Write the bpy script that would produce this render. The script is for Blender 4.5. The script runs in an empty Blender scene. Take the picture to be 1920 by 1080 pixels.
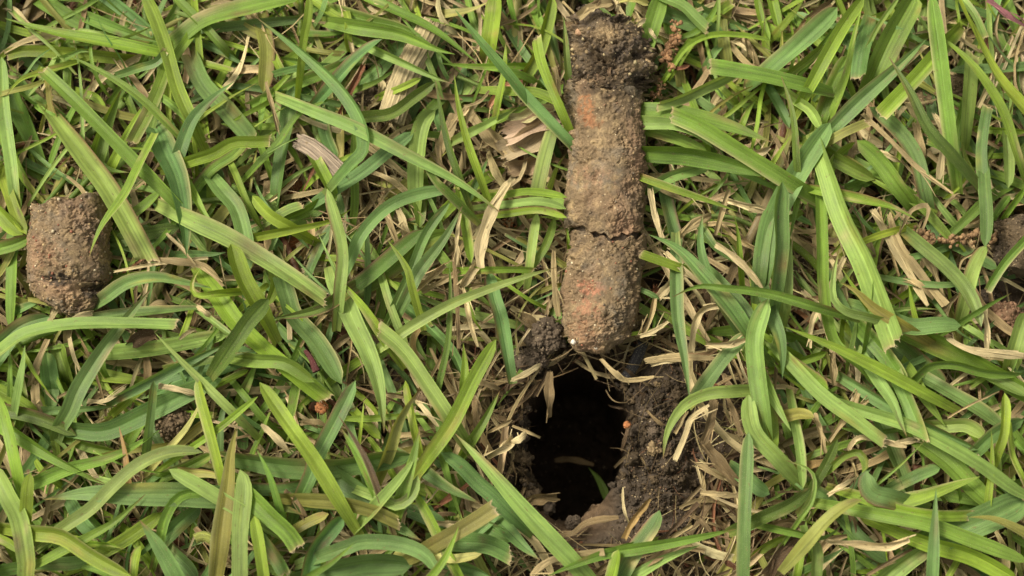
import bpy, math, random
import numpy as np
from mathutils import noise as mn, Vector
# ---------------------------------------------------------------- camera, sky, sun, exposure
# everything below is laid out in centimetres and written to the scene in metres
U = 0.01
TILT = math.radians(13.0)
LENS = 62.0
WIDTH_CM = 24.6
DIST = WIDTH_CM * LENS / 36.0
FOCUS_Z = 1.2
cam_pos = np.array([0.0, -DIST * math.sin(TILT), FOCUS_Z + DIST * math.cos(TILT)])
scene = bpy.context.scene
C = scene.collection
cd = bpy.data.cameras.new("camera")
cam = bpy.data.objects.new("camera", cd)
C.objects.link(cam)
cam.location = cam_pos * U
cam.rotation_euler = (TILT, 0, 0)
cd.lens = LENS
cd.sensor_width = 36.0
cd.clip_start = 0.005
cd.clip_end = 50.0
cd.dof.use_dof = True
cd.dof.focus_distance = (DIST - 0.6) * U
cd.dof.aperture_fstop = 13.0
scene.camera = cam

SUN_EL = math.radians(52)
SUN_AZ = math.radians(-60)          # measured from image-up towards image-right
world = bpy.data.worlds.new("World")
scene.world = world
world.use_nodes = True
wn, wl = world.node_tree.nodes, world.node_tree.links
bg = wn["Background"]
sky = wn.new("ShaderNodeTexSky")
sky.sky_type = 'NISHITA'
sky.sun_disc = False
sky.sun_elevation = SUN_EL
sky.sun_rotation = SUN_AZ
sky.dust_density = 4.0
hs = wn.new("ShaderNodeHueSaturation")
hs.inputs['Saturation'].default_value = 0.25      # high thin cloud: a nearly white sky
wl.new(sky.outputs[0], hs.inputs['Color'])
wb = wn.new("ShaderNodeMix"); wb.data_type = 'RGBA'; wb.blend_type = 'MULTIPLY'; wb.inputs[0].default_value = 1.0
wl.new(hs.outputs[0], wb.inputs[6]); wb.inputs[7].default_value = (1.0, 0.95, 0.80, 1)   # warm white balance
wl.new(wb.outputs[2], bg.inputs[0])
bg.inputs[1].default_value = 0.076
sd = bpy.data.lights.new("sun", 'SUN')
sd.energy = 1.5
sd.angle = math.radians(14)
sd.color = (1.0, 0.93, 0.78)
sun = bpy.data.objects.new("sun", sd)
C.objects.link(sun)
sv = Vector((math.cos(SUN_EL) * math.sin(SUN_AZ), math.cos(SUN_EL) * math.cos(SUN_AZ), math.sin(SUN_EL)))
sun.rotation_euler = sv.to_track_quat('Z', 'Y').to_euler()
sun.location = sv * 2
scene.view_settings.view_transform = 'Standard'
scene.view_settings.look = 'None'
scene.view_settings.gamma = 1.0
scene.view_settings.exposure = 1.38
scene.cycles.max_bounces = 6
scene.cycles.transparent_max_bounces = 4

# ---------------------------------------------------------------- helpers
ct, st = math.cos(TILT), math.sin(TILT)
RIGHT = np.array([1.0, 0, 0]); UPV = np.array([0, ct, st]); FWD = np.array([0, st, -ct])
def P(px, py, z):
    """point at height z (cm) seen at photo position px, py (1920 x 1080)"""
    k = 36.0 / LENS / 1920.0
    d = FWD + RIGHT * ((px - 960) * k) - UPV * ((py - 540) * k)
    return cam_pos + d * ((z - cam_pos[2]) / d[2])
def PX(x, y, z):
    v = np.array([x, y, z]) - cam_pos
    t = v.dot(FWD); k = 36.0 / LENS / 1920.0
    return 960 + v.dot(RIGHT) / t / k, 540 - v.dot(UPV) / t / k
CMPX = WIDTH_CM / 1920.0            # centimetres per photo pixel
def spline(pts, n):
    pts = np.asarray(pts, float)
    if len(pts) == 2:
        pts = np.vstack([pts[0], (pts[0] + pts[1]) / 2, pts[1]])
    seg = np.linalg.norm(np.diff(pts, axis=0), axis=1); seg[seg < 1e-6] = 1e-6
    t = np.concatenate([[0], np.cumsum(np.sqrt(seg))]); 
    m = np.zeros_like(pts)
    m[1:-1] = (pts[2:] - pts[:-2]) / (t[2:] - t[:-2])[:, None]
    m[0] = 1.5 * (pts[1] - pts[0]) / (t[1] - t[0]) - 0.5 * m[1]
    m[-1] = 1.5 * (pts[-1] - pts[-2]) / (t[-1] - t[-2]) - 0.5 * m[-2]
    q = np.linspace(0, t[-1], n * 4)
    i = np.clip(np.searchsorted(t, q, side='right') - 1, 0, len(t) - 2)
    h = (t[i + 1] - t[i]); s = (q - t[i]) / h
    s = s[:, None]; h = h[:, None]
    c = (2*s**3-3*s**2+1)*pts[i] + (s**3-2*s**2+s)*h*m[i] + (-2*s**3+3*s**2)*pts[i+1] + (s**3-s**2)*h*m[i+1]
    L = np.concatenate([[0], np.cumsum(np.linalg.norm(np.diff(c, axis=0), axis=1))])
    u = np.linspace(0, L[-1], n)
    return np.stack([np.interp(u, L, c[:, k]) for k in range(3)], 1), L[-1]
class Geo:
    def __init__(self): self.v = []; self.f = []; self.uv = []; self.c = []; self.n = 0
    def add(self, v, f, uv, c):
        self.v.append(v); self.f.append(np.asarray(f) + self.n); self.uv.append(uv); self.c.append(c); self.n += len(v)
    def build(self, name, mat, parent=None, origin=(0, 0, 0), smooth=True):
        v = np.vstack(self.v) - np.asarray(origin); c = np.vstack(self.c); uv = np.vstack(self.uv)
        quads = np.vstack([f for f in self.f if f.shape[1] == 4]) if any(f.shape[1] == 4 for f in self.f) else np.zeros((0, 4), int)
        tris = np.vstack([f for f in self.f if f.shape[1] == 3]) if any(f.shape[1] == 3 for f in self.f) else np.zeros((0, 3), int)
        me = bpy.data.meshes.new(name)
        me.vertices.add(len(v)); me.vertices.foreach_set('co', (v * U).astype(np.float32).ravel())
        loops = np.concatenate([quads.ravel(), tris.ravel()]).astype(np.int32)
        me.loops.add(len(loops)); me.loops.foreach_set('vertex_index', loops)
        nq, nt = len(quads), len(tris)
        starts = np.concatenate([np.arange(nq) * 4, nq * 4 + np.arange(nt) * 3]).astype(np.int32)
        me.polygons.add(nq + nt); me.polygons.foreach_set('loop_start', starts)
        me.update(calc_edges=True)
        me.polygons.foreach_set('use_smooth', np.full(nq + nt, smooth))
        ul = me.uv_layers.new(name='mm'); ul.data.foreach_set('uv', uv[loops].astype(np.float32).ravel())
        ca = me.color_attributes.new('tint', 'FLOAT_COLOR', 'POINT')
        ca.data.foreach_set('color', np.hstack([np.clip(c, 0, 1), np.ones((len(c), 1))]).astype(np.float32).ravel())
        me.materials.append(mat)
        me.update()
        o = bpy.data.objects.new(name, me); C.objects.link(o)
        if parent is not None:
            o.parent = parent
            o.location = (np.asarray(origin) * U) - np.array(parent.location)
        else:
            o.location = np.asarray(origin) * U
        return o
def tag(o, label=None, cat=None, group=None, kind=None):
    if label: o['label'] = label
    if cat: o['category'] = cat
    if group: o['group'] = group
    if kind: o['kind'] = kind
    return o
def thing(name, loc, label, cat, group=None):
    o = bpy.data.objects.new(name, None); C.objects.link(o)
    o.empty_display_size = 0.005
    o.location = np.asarray(loc) * U
    return tag(o, label, cat, group)

# ---------------------------------------------------------------- materials
def newmat(name):
    m = bpy.data.materials.new(name); m.use_nodes = True
    return m, m.node_tree.nodes, m.node_tree.links
def leaf_material(name, trans, rough, dry=False):
    m, N, L = newmat(name)
    pb = N['Principled BSDF']; out = N['Material Output']
    at = N.new('ShaderNodeAttribute'); at.attribute_name = 'tint'
    uv = N.new('ShaderNodeUVMap'); uv.uv_map = 'mm'
    def nz(sx, sy, scale, det, r=0.55):
        mp = N.new('ShaderNodeMapping'); mp.inputs['Scale'].default_value = (sx, sy, 1)
        L.new(uv.outputs[0], mp.inputs[0])
        t = N.new('ShaderNodeTexNoise'); t.noise_dimensions = '2D'
        t.inputs['Scale'].default_value = scale; t.inputs['Detail'].default_value = det; t.inputs['Roughness'].default_value = r
        L.new(mp.outputs[0], t.inputs['Vector']); return t
    def ramp(src, a, b, va, vb):
        r = N.new('ShaderNodeMapRange'); r.inputs['From Min'].default_value = a; r.inputs['From Max'].default_value = b
        r.inputs['To Min'].default_value = va; r.inputs['To Max'].default_value = vb
        L.new(src, r.inputs['Value']); return r.outputs[0]
    def math_(op, a, b):
        n = N.new('ShaderNodeMath'); n.operation = op
        for i, x in enumerate((a, b)):
            if isinstance(x, (int, float)): n.inputs[i].default_value = x
            else: L.new(x, n.inputs[i])
        return n.outputs[0]
    veins = nz(1, 0.012 if not dry else 0.03, 1.9 if not dry else 9.0, 3, 0.6)
    big = nz(1, 0.45, 0.35, 3)
    v1 = ramp(veins.outputs['Fac'], 0.3, 0.7, 0.76 if not dry else 0.70, 1.24 if not dry else 1.22)
    b1 = ramp(big.outputs['Fac'], 0.3, 0.7, 0.84, 1.18)
    k = math_('MULTIPLY', v1, b1)
    mul = N.new('ShaderNodeVectorMath'); mul.operation = 'SCALE'
    L.new(at.outputs['Color'], mul.inputs[0]); L.new(k, mul.inputs['Scale'])
    # yellowing along some veins and patches
    yl = nz(1, 0.10, 0.8, 4, 0.65)
    ym = ramp(yl.outputs['Fac'], 0.54, 0.78, 0.0, 0.30 if not dry else 0.5)
    mx = N.new('ShaderNodeMix'); mx.data_type = 'RGBA'; mx.blend_type = 'MULTIPLY'
    L.new(ym, mx.inputs[0]); L.new(mul.outputs[0], mx.inputs[6])
    mx.inputs[7].default_value = (1.35, 1.08, 0.75, 1) if not dry else (0.6, 0.5, 0.42, 1)
    # dust specks and small brown scars
    sp = nz(1, 1, 5.5, 1)
    smask = ramp(sp.outputs['Fac'], 0.70, 0.76, 0.0, 0.6)
    mx2 = N.new('ShaderNodeMix'); mx2.data_type = 'RGBA'
    L.new(smask, mx2.inputs[0]); L.new(mx.outputs[2], mx2.inputs[6]); mx2.inputs[7].default_value = (0.42, 0.40, 0.27, 1)
    sc = nz(1, 0.5, 1.3, 2)
    cmask = ramp(sc.outputs['Fac'], 0.70, 0.77, 0.0, 0.65)
    mx3 = N.new('ShaderNodeMix'); mx3.data_type = 'RGBA'
    L.new(cmask, mx3.inputs[0]); L.new(mx2.outputs[2], mx3.inputs[6]); mx3.inputs[7].default_value = (0.17, 0.12, 0.05, 1)
    L.new(mx3.outputs[2], pb.inputs['Base Color'])
    rr = ramp(big.outputs['Fac'], 0.3, 0.7, rough - 0.08, rough + 0.12)
    L.new(rr, pb.inputs['Roughness'])
    pb.inputs['Specular IOR Level'].default_value = 0.32 if not dry else 0.25
    bp = N.new('ShaderNodeBump'); bp.inputs['Strength'].default_value = 0.55 if not dry else 0.8
    bp.inputs['Distance'].default_value = 0.00012 if not dry else 0.0002
    hgt = math_('ADD', veins.outputs['Fac'], math_('MULTIPLY', sp.outputs['Fac'], 0.25))
    L.new(hgt, bp.inputs['Height']); L.new(bp.outputs[0], pb.inputs['Normal'])
    tr = N.new('ShaderNodeBsdfTranslucent')
    tc = N.new('ShaderNodeMix'); tc.data_type = 'RGBA'; tc.blend_type = 'MULTIPLY'; tc.inputs[0].default_value = 1.0
    L.new(mx3.outputs[2], tc.inputs[6]); tc.inputs[7].default_value = (1.3, 1.25, 0.55, 1) if not dry else (1.0, .9, .7, 1)
    L.new(tc.outputs[2], tr.inputs['Color'])
    ms = N.new('ShaderNodeMixShader'); ms.inputs[0].default_value = trans
    L.new(pb.outputs[0], ms.inputs[1]); L.new(tr.outputs[0], ms.inputs[2]); L.new(ms.outputs[0], out.inputs['Surface'])
    return m
M_LEAF = leaf_material('living_grass', 0.26, 0.58)
M_DRY = leaf_material('dry_grass', 0.10, 0.75, True)
def soil_material(name, bump=1.0, wet=0.0, fine=2600.0):
    m, N, L = newmat(name)
    pb = N['Principled BSDF']
    at = N.new('ShaderNodeAttribute'); at.attribute_name = 'tint'
    tc = N.new('ShaderNodeTexCoord')
    def nz(scale, det, r=0.6):
        t = N.new('ShaderNodeTexNoise'); t.inputs['Scale'].default_value = scale
        t.inputs['Detail'].default_value = det; t.inputs['Roughness'].default_value = r
        L.new(tc.outputs['Object'], t.inputs['Vector']); return t.outputs['Fac']
    def ramp(src, a, b, va, vb):
        r = N.new('ShaderNodeMapRange'); r.inputs['From Min'].default_value = a; r.inputs['From Max'].default_value = b
        r.inputs['To Min'].default_value = va; r.inputs['To Max'].default_value = vb
        L.new(src, r.inputs['Value']); return r.outputs[0]
    n1 = nz(300, 6, 0.7); n2 = nz(fine, 3, 0.65)
    k = N.new('ShaderNodeMath'); k.operation = 'MULTIPLY'
    L.new(ramp(n1, .3, .7, .62, 1.38), k.inputs[0]); L.new(ramp(n2, .3, .7, .7, 1.3), k.inputs[1])
    mul = N.new('ShaderNodeVectorMath'); mul.operation = 'SCALE'
    L.new(at.outputs['Color'], mul.inputs[0]); L.new(k.outputs[0], mul.inputs['Scale'])
    # pale sand grains
    vo = N.new('ShaderNodeTexVoronoi'); vo.inputs['Scale'].default_value = 1700
    L.new(tc.outputs['Object'], vo.inputs['Vector'])
    vr = N.new('ShaderNodeSeparateColor'); L.new(vo.outputs['Color'], vr.inputs[0])
    g1 = ramp(vr.outputs[0], 0.955, 0.965, 0, 1); g2 = ramp(vo.outputs['Distance'], 0.25, 0.4, 0.75, 0)
    g = N.new('ShaderNodeMath'); g.operation = 'MULTIPLY'; L.new(g1, g.inputs[0]); L.new(g2, g.inputs[1])
    mx = N.new('ShaderNodeMix'); mx.data_type = 'RGBA'
    L.new(g.outputs[0], mx.inputs[0]); L.new(mul.outputs[0], mx.inputs[6]); mx.inputs[7].default_value = (0.46, 0.36, 0.22, 1)
    L.new(mx.outputs[2], pb.inputs['Base Color'])
    pb.inputs['Roughness'].default_value = 0.85 - 0.4 * wet
    pb.inputs['Specular IOR Level'].default_value = 0.25 + 0.2 * wet
    b1 = N.new('ShaderNodeBump'); b1.inputs['Strength'].default_value = 0.9 * bump; b1.inputs['Distance'].default_value = 0.0006
    L.new(n1, b1.inputs['Height'])
    b2 = N.new('ShaderNodeBump'); b2.inputs['Strength'].default_value = 0.7 * bump; b2.inputs['Distance'].default_value = 0.00016
    L.new(n2, b2.inputs['Height']); L.new(b1.outputs[0], b2.inputs['Normal']); L.new(b2.outputs[0], pb.inputs['Normal'])
    return m
M_SOIL = soil_material('dark_soil', 1.0, 0.25)
M_CLAY = soil_material('clay_soil', 0.8, 0.15)
M_CRUMB = soil_material('crumb_soil', 0.8, 0.1)
M_WOOD = leaf_material('weathered_wood', 0.0, 0.85, True)

COL = dict(y=(.192, .280, .030), g=(.140, .232, .034), b=(.124, .216, .062), l=(.216, .314, .076), d=(.090, .142, .024),
           o=(.225, .225, .055), a=(.30, .20, .075), n=(.52, .425, .235), s=(.37, .285, .145), t=(.205, .145, .072),
           k=(.105, .066, .036), r=(.20, .085, .045), p=(.22, .09, .10), m=(.38, .36, .12))
rng = np.random.default_rng(7)
UC = np.array([-1, -.86, -.5, -.07, 0, .07, .5, .86, 1.0])
def ribbon(G, pts, w, col, tip='p', n=26, roll=0.0, twist=0.0, fold=0.25, arc=0.0, cross=UC, base_jag=False,
           basew=0.66, tipcol=None, edge=None, mid=1.18, fray=0, wob=0.0, blem=0, view=True, r=rng):
    """a blade: centre line pts (cm), width w (cm)"""
    c, L = spline(pts, n)
    if tip == 'c':      # a short last step, so that only the cut itself is brown
        c = np.vstack([c[:-1], c[-1] - (c[-1] - c[-2]) * min(.9, .045 / (L / n)), c[-1]]); n += 1
    T = np.gradient(c, axis=0); T /= np.linalg.norm(T, axis=1)[:, None] + 1e-9
    ref = -FWD if view else np.array([0, 0, 1.0])
    S = np.cross(T, ref); nrm = np.linalg.norm(S, axis=1)[:, None]; S /= np.maximum(nrm, 0.15); 
    S /= np.linalg.norm(S, axis=1)[:, None] + 1e-9
    Nn = np.cross(S, T)
    t = np.linspace(0, 1, n)
    a = roll + twist * (t - .5)
    if wob: a = a + wob * np.sin(t * r.uniform(3, 7) + r.uniform(0, 6))
    S2 = S * np.cos(a)[:, None] + Nn * np.sin(a)[:, None]; N2 = -S * np.sin(a)[:, None] + Nn * np.cos(a)[:, None]
    prof = basew + (1 - basew) * np.clip(t / .35, 0, 1) ** .8
    if tip == 'p':
        e = np.clip((t - .35) / .65, 0, 1); prof = prof * (1 - e ** 2.0) ** .95
    elif tip == 's':
        k1, k2 = r.uniform(.35, 1, 2); prof = (k1 + (1 - k1) * np.clip(t / r.uniform(.15, .5), 0, 1)) * (k2 + (1 - k2) * np.clip((1 - t) / r.uniform(.15, .5), 0, 1))
        prof = prof * (1 + .12 * np.sin(t * r.uniform(8, 20) + 1))
    elif tip == 'o':
        e = np.clip((t - .8) / .2, 0, 1); prof = prof * np.sqrt(np.maximum(1 - e ** 2.2, 0))
    else:
        prof = prof * (1 - .08 * t)
    prof = prof * (1 + 0.035 * np.sin(t * r.uniform(5, 12) + r.uniform(0, 6)))
    hw = np.maximum(w / 2 * prof, 0.004)
    nc = len(cross)
    depth = fold * np.abs(cross)[None, :] + arc * (cross ** 2)[None, :]
    # both halves ripple a little on their own
    rip = 0.05 * np.sin(t[:, None] * r.uniform(6, 16) + np.sign(cross)[None, :] * r.uniform(0, 3)) * np.abs(cross)[None, :]
    V = c[:, None, :] + S2[:, None, :] * (cross[None, :, None] * hw[:, None, None]) + N2[:, None, :] * ((depth + rip) * hw[:, None])[:, :, None]
    if tip == 'c':
        j = r.uniform(-.10, .10, nc) + np.linspace(-1, 1, nc) * r.uniform(-.35, .35)
        V[-1] += T[-1] * (j * w)[:, None]; V[-2] += T[-1] * (j * w * .5)[:, None]
    if base_jag:
        j = r.uniform(-.22, .22, nc)
        V[0] += T[0] * (j * w)[:, None]
    col = np.asarray(col, float)
    cc = np.repeat(np.repeat(col[None, None, :], n, 0), nc, 1).copy()
    lf = 1 + 0.10 * np.sin(t * r.uniform(2, 6) + r.uniform(0, 6))
    cc *= lf[:, None, None]
    cc[:, nc // 2] *= mid
    if nc > 4:
        cc[:, 0] *= 1.25; cc[:, -1] *= 1.25
        h = r.uniform(.93, 1.07); cc[:, :nc // 2] *= h
    if edge is not None:
        cc[:, 0] = edge; cc[:, 1] = cc[:, 1] * .5 + np.asarray(edge) * .5
    base_y = np.array([.30, .30, .08])
    kb = np.clip(1 - t / .12, 0, 1)[:, None, None] * .35
    if tip != 's': cc = cc * (1 - kb) + base_y * kb
    if tipcol is not None:
        e = np.clip((t - .88) / .12, 0, 1)[:, None, None] ** 1.5
        cc = cc * (1 - e) + np.asarray(tipcol) * e
    if blem:
        uu = cross[None, :]; tt = t[:, None]
        for _ in range(blem):
            t0, u0 = r.uniform(.05, .98), r.choice([-1, 1]) * r.uniform(.3, 1.1); ls = r.uniform(.02, .10); us = r.uniform(.2, .7)
            m_ = (np.exp(-((tt - t0) / ls) ** 2 - ((uu - u0) / us) ** 2) * r.uniform(.4, .95))[..., None]
            cc = cc * (1 - m_) + np.array([(.24, .15, .06), (.40, .33, .16), (.30, .27, .06), (.13, .09, .05)][r.integers(4)]) * m_
    if tip == 'c':
        cc[-1] = (.46, .36, .20); cc[-2] = cc[-2] * .6 + np.array([.30, .27, .10]) * .4
    idx = np.arange(n * nc).reshape(n, nc)
    F = np.stack([idx[:-1, :-1], idx[:-1, 1:], idx[1:, 1:], idx[1:, :-1]], -1).reshape(-1, 4)
    o1, o2 = r.uniform(0, 400, 2)
    uv = np.stack([np.broadcast_to(cross[None, :] * (w * 5), (n, nc)) + o1, np.broadcast_to(t[:, None] * L * 10, (n, nc)) + o2], -1)
    G.add(V.reshape(-1, 3), F, uv.reshape(-1, 2), cc.reshape(-1, 3))
    if fray:
        for _ in range(fray):
            k = r.integers(1, nc - 1); p0 = V[-1, k]
            d = T[-1] * r.uniform(.03, .12) * (w + .1) + S[-1] * r.uniform(-.05, .05) + np.array([0, 0, r.uniform(-.02, .06)])
            s = r.uniform(.004, .009)
            q = np.array([p0 - S[-1] * s, p0 + S[-1] * s, p0 + d + S[-1] * .002, p0 + d - S[-1] * .002])
            G.add(q, [[0, 1, 2, 3]], np.zeros((4, 2)) + o1, np.tile([.55, .45, .28], (4, 1)))
    return L
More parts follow.
